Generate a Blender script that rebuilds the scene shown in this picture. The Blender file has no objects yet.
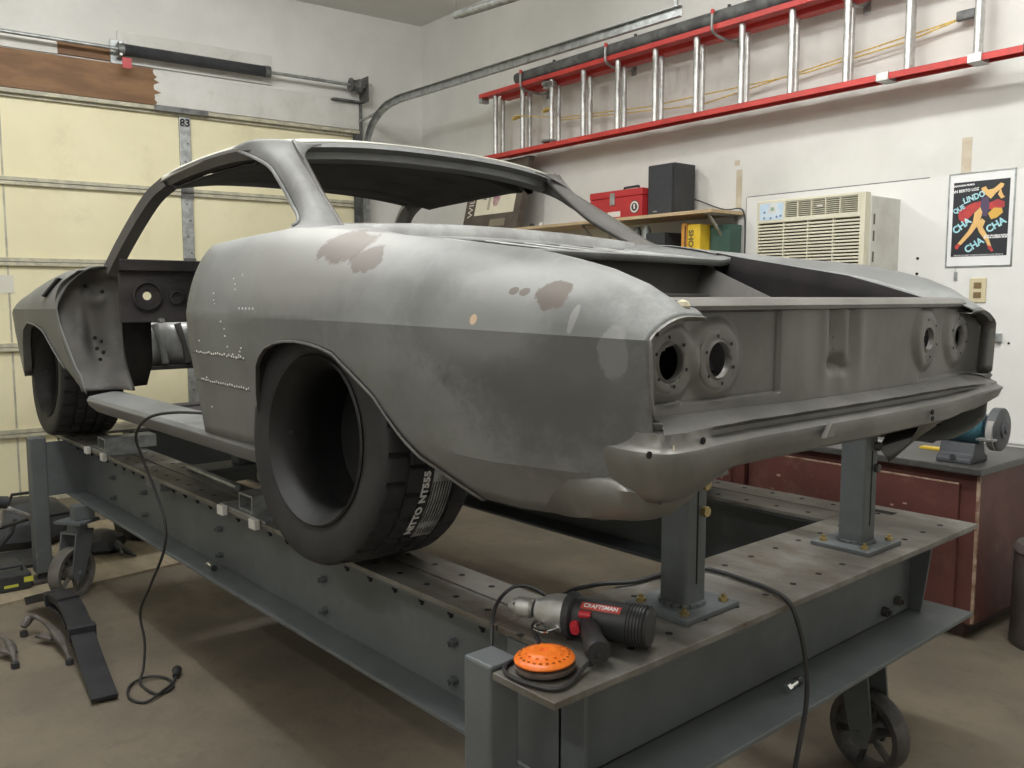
import bpy, bmesh, math, random
from mathutils import Vector, Matrix, noise
from math import sin, cos, pi, radians as R
random.seed(7)
SC = bpy.context.scene
COL = SC.collection
# ------------------------------------------------------------ camera, world, lights, exposure
cam_d = bpy.data.cameras.new('camera'); cam = bpy.data.objects.new('camera', cam_d); COL.objects.link(cam)
CAMH = 1.4063
cam_d.sensor_width = 36; cam_d.lens = 36 * 872 / 1024; cam_d.clip_start = .02
PITCH = math.atan(86 / 872)
HX, HY = 0.7516, -0.6596
fwd = Vector((HX * cos(PITCH), HY * cos(PITCH), -sin(PITCH)))
cam.location = (0, 0, CAMH)
cam.rotation_euler = fwd.to_track_quat('-Z', 'Y').to_euler()
SC.camera = cam
w = bpy.data.worlds.new('world'); SC.world = w; w.use_nodes = True
w.node_tree.nodes['Background'].inputs[0].default_value = (.75, .8, .9, 1)
w.node_tree.nodes['Background'].inputs[1].default_value = .05
SC.view_settings.view_transform = 'Standard'; SC.view_settings.look = 'None'
SC.view_settings.gamma = 1; SC.view_settings.use_curve_mapping = False
SC.view_settings.exposure = 1.25
CEIL = 3.73
TUBES = [((2.0, -.6, 3.60), 2.4, 26, 0), ((4.3, -1.2, 3.60), 2.4, 31, 1), ((.9, -2.35, 3.60), 2.4, 34, 0), ((.6, 1.9, 3.60), 2.4, 18, 0)]
for ((lx, ly, lz), ln, pw, ro), sg in [(t_, s_) for t_ in TUBES for s_ in (-1, 1)]:
    ld = bpy.data.lights.new('tube_light', 'AREA'); ld.shape = 'RECTANGLE'; ld.size = ln; ld.size_y = .12
    ld.energy = pw / 2; ld.color = (.965, .98, .975)
    lo = bpy.data.objects.new('tube_light', ld); COL.objects.link(lo); lo.location = (lx, ly + sg * .04 * (1 - ro), lz - .075); lo.rotation_euler = (sg * R(52), 0, ro * pi / 2); lo.location.x += sg * .04 * ro

# ------------------------------------------------------------ helpers
MATS = {}
def mat(name, c1, c2=None, scale=5., rough=.6, metal=0., bump=0., bscale=None, spots=(), rough2=None, lo=.35, hi=.65, stretch=None, emit=0, c3=None, s3=40., a3=.3):
    """procedural material: two noise mixed colours, optional fine third colour, ellipsoid stains, bump"""
    if name in MATS: return MATS[name]
    m = bpy.data.materials.new(name); m.use_nodes = True; MATS[name] = m
    nt = m.node_tree; N = nt.nodes; L = nt.links; b = N['Principled BSDF']
    b.inputs['Roughness'].default_value = rough; b.inputs['Metallic'].default_value = metal
    c1 = (*c1, 1)
    tc = N.new('ShaderNodeTexCoord'); vec = tc.outputs['Object']
    if stretch:
        mp = N.new('ShaderNodeMapping'); mp.inputs['Scale'].default_value = stretch; L.new(vec, mp.inputs[0]); svec = mp.outputs[0]
    else: svec = vec
    out = None
    def ns(sc, det=5, r=.6):
        n = N.new('ShaderNodeTexNoise'); n.inputs['Scale'].default_value = sc; n.inputs['Detail'].default_value = det
        n.inputs['Roughness'].default_value = r; L.new(svec, n.inputs['Vector']); return n
    def mr(sock, a, c, x=0., y=1.):
        r = N.new('ShaderNodeMapRange'); r.interpolation_type = 'SMOOTHSTEP'
        for i, v in ((1, a), (2, c), (3, x), (4, y)): r.inputs[i].default_value = v
        L.new(sock, r.inputs[0]); return r.outputs[0]
    def mixc(f, a, bcol):
        x = N.new('ShaderNodeMix'); x.data_type = 'RGBA'
        if isinstance(f, float): x.inputs[0].default_value = f
        else: L.new(f, x.inputs[0])
        for i, v in ((6, a), (7, bcol)):
            if isinstance(v, tuple): x.inputs[i].default_value = v
            else: L.new(v, x.inputs[i])
        return x.outputs[2]
    col = c1
    if c2:
        n1 = ns(scale); f = mr(n1.outputs[0], lo, hi)
        col = mixc(f, c1, (*c2, 1)); out = col
        if rough2 is not None: L.new(mr(n1.outputs[0], lo, hi, rough, rough2), b.inputs['Roughness'])
    if c3:
        n3 = ns(s3, 8, .75); f = mr(n3.outputs[0], .5, .72, 0, a3); col = mixc(f, col, (*c3, 1))
    if spots:
        ds = N.new('ShaderNodeTexNoise'); ds.inputs['Scale'].default_value = 24; ds.inputs['Detail'].default_value = 8; ds.inputs['Roughness'].default_value = .7
        L.new(vec, ds.inputs['Vector'])
        for (cx, cy, cz, rx, ry, rz, sc, st, wob) in spots:
            sb = N.new('ShaderNodeVectorMath'); sb.operation = 'SUBTRACT'; L.new(vec, sb.inputs[0]); sb.inputs[1].default_value = (cx, cy, cz)
            dv = N.new('ShaderNodeVectorMath'); dv.operation = 'DIVIDE'; L.new(sb.outputs[0], dv.inputs[0]); dv.inputs[1].default_value = (rx, ry, rz)
            ln = N.new('ShaderNodeVectorMath'); ln.operation = 'LENGTH'; L.new(dv.outputs[0], ln.inputs[0])
            ad = N.new('ShaderNodeMath'); ad.operation = 'MULTIPLY_ADD'; L.new(ds.outputs[0], ad.inputs[0]); ad.inputs[1].default_value = wob; L.new(ln.outputs['Value'], ad.inputs[2])
            sf = .10 if max(rx, rz) < .12 else .42; f = mr(ad.outputs[0], 1.0 - sf + wob * .5, 1.0 + sf + wob * .5, st, 0.)
            col = mixc(f, col, (*sc, 1))
    if isinstance(col, tuple): b.inputs['Base Color'].default_value = col
    else: L.new(col, b.inputs['Base Color'])
    if bump:
        nb = ns(bscale or scale * 6, 6); bp = N.new('ShaderNodeBump'); bp.inputs['Strength'].default_value = bump; bp.inputs['Distance'].default_value = .01
        L.new(nb.outputs[0], bp.inputs['Height']); L.new(bp.outputs[0], b.inputs['Normal'])
    if emit:
        b.inputs['Emission Color'].default_value = c1; b.inputs['Emission Strength'].default_value = emit
    return m

FR = {}   # world frame of every thing
def MAT4(loc, rz=0): return Matrix.Translation(Vector(loc)) @ Matrix.Rotation(rz, 4, 'Z')
def props(o, label=None, cat=None, group=None, kind=None):
    if label: o['label'] = label
    if cat: o['category'] = cat
    if group: o['group'] = group
    if kind: o['kind'] = kind
    return o
def thing(name, label, cat, loc=(0, 0, 0), rz=0, group=None, kind=None):
    o = bpy.data.objects.new(name, None); COL.objects.link(o); o.empty_display_size = .1
    o.location = loc; o.rotation_euler = (0, 0, rz); FR[o] = MAT4(loc, rz)
    return props(o, label, cat, group, kind)
def dup(root, loc, rz=0, label=None, group=None):
    def cp(o, par):
        c = o.copy(); COL.objects.link(c)
        if par: c.parent = par
        for ch in KIDS.get(o, []): cp(ch, c)
        return c
    r = cp(root, None); r.location = loc; r.rotation_euler = (0, 0, rz)
    if label: r['label'] = label
    if group: r['group'] = group
    return r
KIDS = {}
class MB:
    """collects geometry given in world coordinates (or through f) and links it as one mesh object"""
    def __init__(s, f=None): s.v = []; s.F = []; s.f = f; s.mi = []; s.cur = 0
    def add(s, vs, fs):
        o = len(s.v)
        s.v += [Vector(s.f(*p)) if s.f else Vector(p) for p in vs]
        s.F += [tuple(i + o for i in q) for q in fs]; s.mi += [s.cur] * len(fs); return s
    def box(s, a, b):
        (x0, y0, z0), (x1, y1, z1) = a, b
        return s.add([(x0, y0, z0), (x1, y0, z0), (x1, y1, z0), (x0, y1, z0), (x0, y0, z1), (x1, y0, z1), (x1, y1, z1), (x0, y1, z1)],
                     [(0, 3, 2, 1), (4, 5, 6, 7), (0, 1, 5, 4), (1, 2, 6, 5), (2, 3, 7, 6), (3, 0, 4, 7)])
    def cbox(s, c, d, M=None):
        vs = [Vector((sx * d[0] / 2, sy * d[1] / 2, sz * d[2] / 2)) for sz in (-1, 1) for sx, sy in ((-1, -1), (1, -1), (1, 1), (-1, 1))]
        if M: vs = [M @ v for v in vs]
        return s.add([v + Vector(c) for v in vs], [(0, 3, 2, 1), (4, 5, 6, 7), (0, 1, 5, 4), (1, 2, 6, 5), (2, 3, 7, 6), (3, 0, 4, 7)])
    def tube(s, pts, r, n=10, caps=True, closed=False):
        P = [Vector(p) for p in pts]; m = len(P); rr = r if isinstance(r, (list, tuple)) else [r] * m
        vs = []; fs = []; nrm = None
        for i in range(m):
            a = P[i - 1] if (i > 0 or closed) else P[i]; c = P[(i + 1) % m] if (i < m - 1 or closed) else P[i]
            t = (c - a).normalized()
            if nrm is None: nrm = t.orthogonal().normalized()
            nrm = (nrm - t * nrm.dot(t))
            nrm = nrm.normalized() if nrm.length > 1e-6 else t.orthogonal().normalized()
            bi = t.cross(nrm)
            for k in range(n):
                a_ = 2 * pi * k / n; vs.append(P[i] + (nrm * cos(a_) + bi * sin(a_)) * rr[i])
        for i in range(m if closed else m - 1):
            j = (i + 1) % m
            for k in range(n):
                l = (k + 1) % n; fs.append((i * n + k, i * n + l, j * n + l, j * n + k))
        if caps and not closed: fs.append(tuple(reversed(range(n)))); fs.append(tuple((m - 1) * n + k for k in range(n)))
        return s.add(vs, fs)
    def cyl(s, a, b, r, n=16, r2=None): return s.tube([a, b], [r, r if r2 is None else r2], n)
    def lathe(s, prof, M, n=32, closed=False, mod=None):
        """prof: (radius, height) pairs, about local z of M"""
        vs = []; fs = []; m = len(prof)
        for i, (r, h) in enumerate(prof):
            for k in range(n):
                a = 2 * pi * k / n; rr = mod(r, h, k, i) if mod else r
                vs.append(M @ Vector((rr * cos(a), rr * sin(a), h)))
        for i in range(m if closed else m - 1):
            j = (i + 1) % m
            for k in range(n):
                l = (k + 1) % n; fs.append((i * n + k, i * n + l, j * n + l, j * n + k))
        return s.add(vs, fs)
    def prism(s, poly, M, d):
        """poly in local xy of M, extruded along local z by d"""
        n = len(poly)
        vs = [M @ Vector((x, y, 0)) for x, y in poly] + [M @ Vector((x, y, d)) for x, y in poly]
        fs = [tuple(reversed(range(n))), tuple(range(n, 2 * n))] + [(i, (i + 1) % n, n + (i + 1) % n, n + i) for i in range(n)]
        return s.add(vs, fs)
    def grid(s, rows, skip=None):
        nu = len(rows); nv = len(rows[0]); vs = [p for r in rows for p in r]; fs = []
        for i in range(nu - 1):
            for j in range(nv - 1):
                if skip and skip(i, j): continue
                fs.append((i * nv + j, i * nv + j + 1, (i + 1) * nv + j + 1, (i + 1) * nv + j))
        return s.add(vs, fs)
    def build(s, name, m, parent=None, smooth=35, solid=0, bevel=0, label=None, kind=None, cat=None, group=None, inner=None, fr=None, recalc=True):
        inv = (fr or FR.get(parent) or Matrix.Identity(4)).inverted()
        me = bpy.data.meshes.new(name); me.from_pydata([inv @ v for v in s.v], [], s.F)
        if recalc:
            bm = bmesh.new(); bm.from_mesh(me); bmesh.ops.remove_doubles(bm, verts=bm.verts, dist=1e-5)
            bmesh.ops.recalc_face_normals(bm, faces=bm.faces); bm.to_mesh(me); bm.free()
        ms = m if isinstance(m, (list, tuple)) else [m]
        for q in ms: me.materials.append(q)
        if len(ms) > 1 and not recalc: me.polygons.foreach_set('material_index', s.mi)
        o = bpy.data.objects.new(name, me); COL.objects.link(o)
        if parent: o.parent = parent; KIDS.setdefault(parent, []).append(o); FR[o] = FR.get(parent, Matrix.Identity(4))
        else: FR[o] = fr or Matrix.Identity(4)
        if not parent and fr: o.matrix_world = fr
        if smooth:
            me.polygons.foreach_set('use_smooth', [True] * len(me.polygons)); me.set_sharp_from_angle(angle=R(smooth))
        if solid:
            d = o.modifiers.new('solid', 'SOLIDIFY'); d.thickness = abs(solid); d.offset = -1 if solid > 0 else 1
            if inner is not None: me.materials.append(inner); d.material_offset = 1; d.material_offset_rim = 0
        if bevel:
            d = o.modifiers.new('bevel', 'BEVEL'); d.width = bevel; d.segments = 2; d.limit_method = 'ANGLE'; d.angle_limit = R(40)
        me.update()
        return props(o, label, cat, group, kind)
def axes(o, x, y, z=None):
    x = Vector(x).normalized(); y = Vector(y).normalized(); z = Vector(z).normalized() if z else x.cross(y).normalized()
    M = Matrix((x, y, z)).transposed().to_4x4(); M.translation = Vector(o); return M
def zaxis(o, d, up=(0, 0, 1)):
    d = Vector(d).normalized(); u = Vector(up); x = u.cross(d)
    x = x.normalized() if x.length > 1e-4 else d.orthogonal().normalized()
    M = Matrix((x, d.cross(x), d)).transposed().to_4x4(); M.translation = Vector(o); return M
def spl(p, n):
    """Catmull-Rom through control points, n samples"""
    P = [Vector(q) for q in p]; m = len(P) - 1; out = []
    for k in range(n):
        t = k / (n - 1) * m; i = min(int(t), m - 1); u = t - i
        a = P[i - 1] if i > 0 else P[0] * 2 - P[1]; b = P[i]; c = P[i + 1]; d = P[i + 2] if i + 2 <= m else P[m] * 2 - P[m - 1]
        out.append(.5 * ((2 * b) + (c - a) * u + (2 * a - 5 * b + 4 * c - d) * u * u + (3 * b - a - 3 * c + d) * u ** 3))
    return out
def loft(rows, nu, nv):
    A = [spl(r, nv) for r in rows]
    cols = [spl([A[i][j] for i in range(len(A))], nu) for j in range(nv)]
    return [[cols[j][i] for j in range(nv)] for i in range(nu)]
def interp(tab, x):
    if x <= tab[0][0]: return tab[0][1]
    for (a, p), (b, q) in zip(tab, tab[1:]):
        if x <= b: return p + (q - p) * (x - a) / (b - a)
    return tab[-1][1]
def text(name, s, size, M, m, parent, depth=.0006, label=None, wrap=None, bold=0, sx=1., shear=0):
    cu = bpy.data.curves.new('t', 'FONT'); cu.body = s; cu.size = size; cu.extrude = depth; cu.align_x = 'CENTER'; cu.align_y = 'CENTER'; cu.offset = bold; cu.resolution_u = 3; cu.shear = shear
    to = bpy.data.objects.new('t', cu); COL.objects.link(to); dg = bpy.context.evaluated_depsgraph_get()
    me = bpy.data.meshes.new_from_object(to.evaluated_get(dg)); bpy.data.objects.remove(to); bpy.data.curves.remove(cu)
    inv = FR[parent].inverted() if parent else Matrix.Identity(4)
    for v in me.vertices:
        c = Vector((v.co.x * sx, v.co.y, v.co.z)); v.co = inv @ (wrap(c) if wrap else (M @ c))
    me.materials.clear(); me.materials.append(m); me.name = name
    o = bpy.data.objects.new(name, me); COL.objects.link(o)
    if parent: o.parent = parent; KIDS.setdefault(parent, []).append(o); FR[o] = FR[parent]
    return props(o, label)

# ------------------------------------------------------------ materials
M_wall = mat('plaster_white', (.74, .735, .70), (.66, .655, .62), 1.3, .8, bump=.12, bscale=9, c3=(.42, .41, .38), s3=4, a3=.12)
M_ceil = mat('ceiling_paint', (.75, .74, .71), (.68, .67, .64), 1., .85, bump=.15, bscale=60)
M_floor = mat('concrete_floor', (.20, .168, .122), (.14, .118, .088), 1.6, .75, bump=.25, bscale=30, c3=(.09, .075, .06), s3=9, a3=.5)
M_ply = mat('plywood_sheet', (.40, .335, .235), (.30, .25, .175), 2.2, .7, c3=(.16, .12, .08), s3=6, a3=.5, stretch=(1, 4, 1))
M_yel = mat('door_foam_yellow', (.86, .80, .56), (.81, .75, .51), 1.5, .75, c3=(.5, .44, .28), s3=2.5, a3=.25)
M_yrail = mat('door_rail_paint', (.56, .53, .40), (.40, .38, .30), 14, .55, c3=(.25, .22, .17), s3=9, a3=.5)
M_galv = mat('galvanised_steel', (.46, .48, .48), (.30, .31, .31), 18, .42, .7, c3=(.18, .17, .16), s3=30, a3=.5)
M_dgalv = mat('dull_dark_steel', (.20, .205, .20), (.11, .11, .11), 15, .5, .6)
M_white = mat('white_board_paint', (.70, .69, .66), (.62, .61, .57), 3, .7, c3=(.4, .38, .34), s3=6, a3=.3)
M_bench = mat('bench_grey_paint', (.142, .156, .162), (.112, .124, .129), 3.5, .55, .1, bump=.08, bscale=40, c3=(.22, .235, .24), s3=6, a3=.35)
M_plate = mat('bare_plate_steel', (.255, .247, .225), (.140, .126, .106), 4, .48, .45, bump=.1, bscale=25, c3=(.13, .085, .055), s3=5, a3=.7, stretch=(1, 1.6, 1))
M_hole = mat('dark_hole', (.012, .012, .012), rough=.9)
M_black = mat('black_rubber_cable', (.022, .022, .024), (.03, .03, .03), 20, .55)
M_iron = mat('caster_iron', (.10, .092, .088), (.055, .05, .05), 14, .6, .3, c3=(.2, .16, .13), s3=22, a3=.4)
M_brass = mat('yellow_zinc_bolt', (.55, .42, .18), (.3, .24, .12), 40, .4, .8)
M_chrome = mat('bright_chrome', (.8, .8, .8), rough=.15, metal=1)
M_red = mat('toolbox_red', (.50, .03, .035), (.42, .025, .03), 6, .4)
M_dark = mat('matte_black', (.03, .032, .036), (.045, .047, .05), 9, .6)

# ------------------------------------------------------------ the room frames
CX, CY = 6.357, -4.536
DL = Vector((.09256, .99571)); DR = Vector((-.99928, .03788))
NR = Vector((.03788, .99928)); NL = Vector((-.99571, .09256))
def RW(s, off, z): return (CX + DR.x * s + NR.x * off, CY + DR.y * s + NR.y * off, z)
def LW(s, off, z): return (CX + DL.x * s + NL.x * off, CY + DL.y * s + NL.y * off, z)
AR = math.atan2(-DR.y, -DR.x); AL = math.atan2(DL.y, DL.x)
def rthing(name, label, cat, s, off, z, **k): return thing(name, label, cat, RW(s, off, z), AR, **k)
SR = 9.2; SL = 8.0

f = MB(); c = [RW(-.3, -.3, 0), RW(SR + .3, -.3, 0), LW(SL + .3, SR + .2, 0), LW(SL + .3, -.3, 0)]
f.add([(*p[:2], -.1) for p in c] + [(*p[:2], 0) for p in c], [(0, 3, 2, 1), (4, 5, 6, 7), (0, 1, 5, 4), (1, 2, 6, 5), (2, 3, 7, 6), (3, 0, 4, 7)])
f.build('floor', M_floor, kind='structure')
f = MB(); f.add([(*p[:2], CEIL) for p in c] + [(*p[:2], CEIL + .1) for p in c], [(0, 3, 2, 1), (4, 5, 6, 7), (0, 1, 5, 4), (1, 2, 6, 5), (2, 3, 7, 6), (3, 0, 4, 7)])
f.build('ceiling', M_ceil, kind='structure')
wr = MB(RW).box((-.15, -.15, 0), (SR + .15, 0, CEIL)).build('wall_right', M_wall, kind='structure', smooth=0)
wl = MB(LW); DS0, DS1, DZ = .62, 5.6, 2.77
wl.box((-.15, -.15, 0), (DS0, 0, CEIL)); wl.box((DS1, -.15, 0), (SL + .15, 0, CEIL)); wl.box((DS0, -.15, DZ), (DS1, 0, CEIL))
wl.build('wall_left', M_wall, kind='structure', smooth=0)
wb = MB(); a = RW(SR, 0, 0); b_ = LW(SL, 0, 0); e = Vector((a[0] + DL.x * SL, a[1] + DL.y * SL, 0))
d2 = Vector((DL.x, DL.y, 0)); d1 = Vector((DR.x, DR.y, 0)); A0 = Vector(a)
for nm, p, q, nrm in (('wall_back', A0, A0 + d2 * SL, d1), ('wall_front', Vector(b_), A0 + d2 * SL, d2)):
    m_ = MB(); P = [p, q, q + nrm * .15, p + nrm * .15]
    m_.add([(*v[:2], 0) for v in P] + [(*v[:2], CEIL) for v in P], [(0, 3, 2, 1), (4, 5, 6, 7), (0, 1, 5, 4), (1, 2, 6, 5), (2, 3, 7, 6), (3, 0, 4, 7)])
    m_.build(nm, M_wall, kind='structure', smooth=0)

# ------------------------------------------------------------ sectional garage door
dr = thing('door_1', 'yellow sectional garage door with galvanised centre stile', None, LW(DS0, 0, 0), AL, kind='structure')
seams = [0.0, .485, 1.075, 1.652, 2.19, 2.765]
for i in range(5):
    z0, z1 = seams[i], seams[i + 1]
    p = MB(LW).box((DS0, -.06, z0 + .02), (DS1, -.035, z1 - .02)).build('door_panel', M_yel, dr, smooth=0)
    # joints between the foam boards of one section
    for s_ in (3.2, 4.45):
        MB(LW).box((s_ - .006, -.036, z0 + .03), (s_ + .006, -.032, z1 - .03)).build('panel_joint', M_yrail, p, smooth=0)
    for (a_, b2) in ((z0, z0 + .028), (z1 - .028, z1)):
        if (i == 0 and a_ == z0) or True:
            k = MB(LW); k.box((DS0, -.065, a_), (DS1, -.008, b2 - .004)); k.box((DS0, -.012, a_), (DS1, -.004, a_ + .006))
            k.build('section_rail', M_yrail, dr, smooth=0)
    k = MB(LW); k.box((1.97, -.034, z0 + .03), (2.05, -.006, z1 - .03)); k.build('centre_stile', M_galv, dr, smooth=0, bevel=.003)
    for q in range(4):
        zz = z0 + .09 + q * (z1 - z0 - .18) / 3
        MB(LW).cyl((1.995 + .02 * (q % 2), -.008, zz), (1.995 + .02 * (q % 2), -.003, zz), .008, 8).build('rivet', M_dgalv, dr)
for z_ in seams[1:5]:
    h = MB(LW); h.box((1.965, -.006, z_ - .05), (2.055, .0, z_ + .05)); h.cyl((1.965, .004, z_), (2.055, .004, z_), .011, 10); h.build('hinge', M_dgalv, dr)
for t_, zz in (('83', 2.69),):
    text('marker_writing', t_, .075, axes(LW(2.01, -.004, zz), (-DL.x, -DL.y, 0), (0, 0, 1)), M_hole, dr, bold=.002, label='black marker figures on the top of the centre stile')
MB(LW).box((3.17, -.034, 1.44), (3.31, -.030, 1.56)).build('paper_tag', mat('paper', (.7, .68, .6), rough=.8), dr, smooth=0)
# header boards and trims
M_head = mat('header_board', (.66, .65, .61), (.60, .58, .53), 3, .7, spots=[(0, 0, 0, .62, .5, .14, (.25, .095, .045), 1., .12)])
hb = MB(LW); hb.box((DS0 - .03, 0, 2.79), (2.24, .022, 3.03)); hb.build('trim_1', M_white, kind='structure', smooth=0, bevel=.003)
M_brn = mat('bare_brown_plywood', (.25, .135, .06), (.17, .085, .038), 3, .65, stretch=(1, 1, 5), c3=(.12, .05, .03), s3=8, a3=.5)
bb = MB(LW); n_ = 14
top = [(2.235 - .09 * random.random() if k % 2 else 2.225, 2.79 + .25 * k / n_) for k in range(n_ + 1)]
poly = [(5.2, 2.79)] + top + [(5.2, 3.04)]
bb.add([(s_, 0, z_) for s_, z_ in poly] + [(s_, .0235, z_) for s_, z_ in poly], [tuple(range(len(poly))), tuple(reversed(range(len(poly), 2 * len(poly))))] + [(i, (i + 1) % len(poly), len(poly) + (i + 1) % len(poly), len(poly) + i) for i in range(len(poly))])
bb.build('trim_2', M_brn, kind='structure', smooth=0)
MB(LW).box((1.35, 0, 3.05), (2.46, .024, 3.27)).build('trim_3', M_white, kind='structure', smooth=0, bevel=.003)
MB(LW).box((2.47, 0, 3.055), (2.84, .02, 3.14)).build('trim_4', M_brn, kind='structure', smooth=0)
MB(LW).box((2.84, 0, 3.05), (5.2, .016, 3.12)).build('trim_5', M_white, kind='structure', smooth=0)
MB(LW).box((DS0 - .02, 0, 2.757), (DS1, .03, 2.785)).build('trim_6', M_yrail, kind='structure', smooth=0, bevel=.003)
k = MB(LW); k.box((DS0 - .1, 0, 0), (DS0 - .02, .02, 2.79)); k.build('trim_7', M_white, kind='structure', smooth=0)
MB(LW).box((1.85, .03, 2.752), (2.23, .04, 2.79)).build('trim_8', M_dgalv, kind='structure', smooth=0)

# torsion spring shaft
ts = thing('torsion_spring_shaft', 'dark coil spring on a long steel shaft above the garage door', 'door spring', LW(.65, .0, 3.1), AL)
SH = .115
MB(LW).cyl((.60, SH, 3.12), (5.3, SH, 3.12), .0125, 12).build('shaft', M_galv, ts)
hel = [(2.44 - 1.0 * t / 900, SH + .034 * cos(t * 2 * pi / 10), 3.12 + .034 * sin(t * 2 * pi / 10)) for t in range(901)]
MB(LW).tube(hel, .0078, 5).build('spring', M_dark, ts)
d_ = MB(); d_.lathe([(.018, 0), (.055, 0), (.055, .02), (.045, .03), (.045, .07), (.055, .08), (.055, .09), (.018, .09)], axes(LW(0, 0, 0), (1, 0, 0), (0, 1, 0)) if 0 else zaxis((0, 0, 0), (1, 0, 0)) , 24)
d_.v = [Vector(LW(.64 + v.x, SH + v.y, 3.12 + v.z)) for v in d_.v]; d_.build('cable_drum', M_dgalv, ts)
for s_ in (2.46, 1.42):
    q = MB(LW); q.cyl((s_ - .02, SH, 3.12), (s_ + .02, SH, 3.12), .044, 16); q.build('spring_cone', M_dgalv, ts)
q = MB(LW); q.box((2.455, 0, 3.07), (2.475, SH + .03, 3.17)); q.box((2.42, .02, 3.04), (2.51, .03, 3.2)); q.build('centre_bracket', M_galv, ts, bevel=.002)
q = MB(LW); q.box((.585, 0, 3.0), (.595, SH + .04, 3.2)); q.build('end_plate', M_dgalv, ts)
q = MB(LW); q.box((.60, 0, 3.0), (.86, SH - .03, 3.012)); q.build('drum_bracket', M_dgalv, ts)
MB(LW).box((2.40, SH + .02, 2.99), (2.46, SH + .035, 3.06)).build('warning_tag', M_red, ts, label='red warning tag')
# door track: vertical, curve, horizontal run along the ladder wall
tk = thing('door_track', 'curved galvanised garage door track running past the ladder wall', 'door track', LW(.6, .05, 0), AL)
tp = [RW(.10, .60, 0), RW(.10, .60, 2.55), RW(.13, .60, 2.70), RW(.24, .60, 2.83), RW(.42, .60, 2.91), RW(.62, .60, 2.935), RW(3.40, .60, 2.905)]
def channel(P, up, w_, t_, m_, name, par):
    """folded C channel swept along P"""
    b = MB(); prof = [(-w_, t_), (-w_, 0), (w_, 0), (w_, t_), (w_ - .003, t_), (w_ - .003, .003), (-w_ + .003, .003), (-w_ + .003, t_)]
    rows = []
    for i, p in enumerate(P):
        a = Vector(P[max(0, i - 1)]); c = Vector(P[min(len(P) - 1, i + 1)]); t = (c - a).normalized(); sd = Vector((NR.x, NR.y, 0)); u = sd.cross(t)
        rows.append([Vector(p) + u * x + sd * y for x, y in prof] + [Vector(p) + u * prof[0][0] + sd * prof[0][1]])
    b.grid(rows); return b.build(name, m_, par, smooth=0)
curve = [tp[0]] + [tuple(p) for p in spl(tp[1:6], 18)] + [tp[6]]
channel(curve, None, .028, .03, M_galv, 'track_channel', tk)
k = MB(LW); k.box((.60, 0, 0), (.66, .012, 3.0)); k.box((.60, 0, 0), (.612, .06, 3.0)); k.build('flag_angle', M_dgalv, tk, smooth=0)
k = MB(); k.tube([LW(.61, .02, 2.86), RW(.40, .60, 2.90)], .012, 4); k.build('brace', M_galv, tk)
k = MB(RW); k.tube([(3.36, .60, 2.92), (3.36, .60, CEIL)], .010, 4); k.build('hanger_strap', M_galv, tk)

# ------------------------------------------------------------ ceiling lamps
M_tube = mat('fluorescent_tube', (1, .96, .88), rough=.4, emit=6)
for i, ((lx, ly, lz), ln, pw, ro) in enumerate(TUBES):
    lt = thing('ceiling_lamp', ['long twin tube ceiling lamp above the camera side of the car', 'twin tube ceiling lamp above the front fenders near the garage door', 'long twin tube ceiling lamp above the tail of the car', 'long twin tube ceiling lamp out over the open floor'][i], 'lamp', (lx, ly, CEIL - .001), R(90) * ro); FR[lt] = MAT4((lx, ly, CEIL - .001)); 
    MB().box((lx - ln / 2, ly - .07, CEIL - .06), (lx + ln / 2, ly + .07, CEIL)).build('housing', M_white, lt, smooth=0, bevel=.004)
    for s_ in (-.035, .035):
        MB().cyl((lx - ln / 2 + .02, ly + s_, CEIL - .085), (lx + ln / 2 - .02, ly + s_, CEIL - .085), .017, 10).build('lamp_tube', M_tube, lt)
# hanging tube fixture in front of the ladder wall, unlit
hf = rthing('hanging_strip_fixture', 'unlit slim strip fixture hanging on a wire near the ceiling', 'lamp', 2.19, 1.2, 3.03)
q = MB(RW); q.tube([(2.19, 1.2, 3.06), (4.2, 1.2, 2.93)], .022, 12); q.build('tube_body', M_galv, hf)
q = MB(RW); q.tube([(2.19, 1.16, 3.06), (4.2, 1.16, 2.93)], .010, 8); q.build('edge_rail', M_dgalv, hf)
for s_ in (2.2, 4.1): MB(RW).tube([(s_, 1.2, 3.05 - (s_ - 2.2) * .065), (s_, 1.2, CEIL)], .002, 5).build('hanging_wire', M_dgalv, hf)
# ------------------------------------------------------------ the frame table (bench)
BT = .7203
fb = thing('frame_table', 'long grey steel frame table on casters carrying the stripped car body', 'table', (2.9, -1.9, 0))
def beam_x(y0, y1, x0, x1, out, nm):
    """I beam along x with bare plate strips on top"""
    yc_ = (y0 + y1) / 2
    b = MB(); b.box((x0, y0 + .004, .430), (x1, y1 - .004, .442)); b.box((x0, yc_ - .006, .442), (x1, yc_ + .006, .698)); b.box((x0, y0 + .01, .696), (x1, y1 - .01, .708))
    o = b.build(nm, M_bench, fb, smooth=0, bevel=.002)
    g = yc_
    for (a, c) in ((y0, g - .004), (g + .004, y1)):
        p = MB().box((x0, a, .708), (x1, c, BT)).build('top_strip', M_plate, o, smooth=0, bevel=.0015)
    h = MB(); n = int((x1 - x0) / .115)
    for i in range(n):
        x = x0 + .08 + i * .115
        for y in (y0 + .045, y1 - .045):
            h.lathe([(.0, .0006), (.0085, .0006), (.0085, .0)], Matrix.Translation((x, y, BT)), 8)
    h.build('bolt_hole', M_hole, fb, kind='stuff')
    for i in range(n):
        h = MB(); x = x0 + .08 + i * .115; ye = y1 - .03 if out > 0 else y0 + .03
        h.cyl((x, ye, .682), (x, ye, .698), .009, 6); h.cyl((x, ye, .674), (x, ye, .684), .005, 6)
        h.build('plate_bolt', M_hole, fb)
    return o
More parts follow.
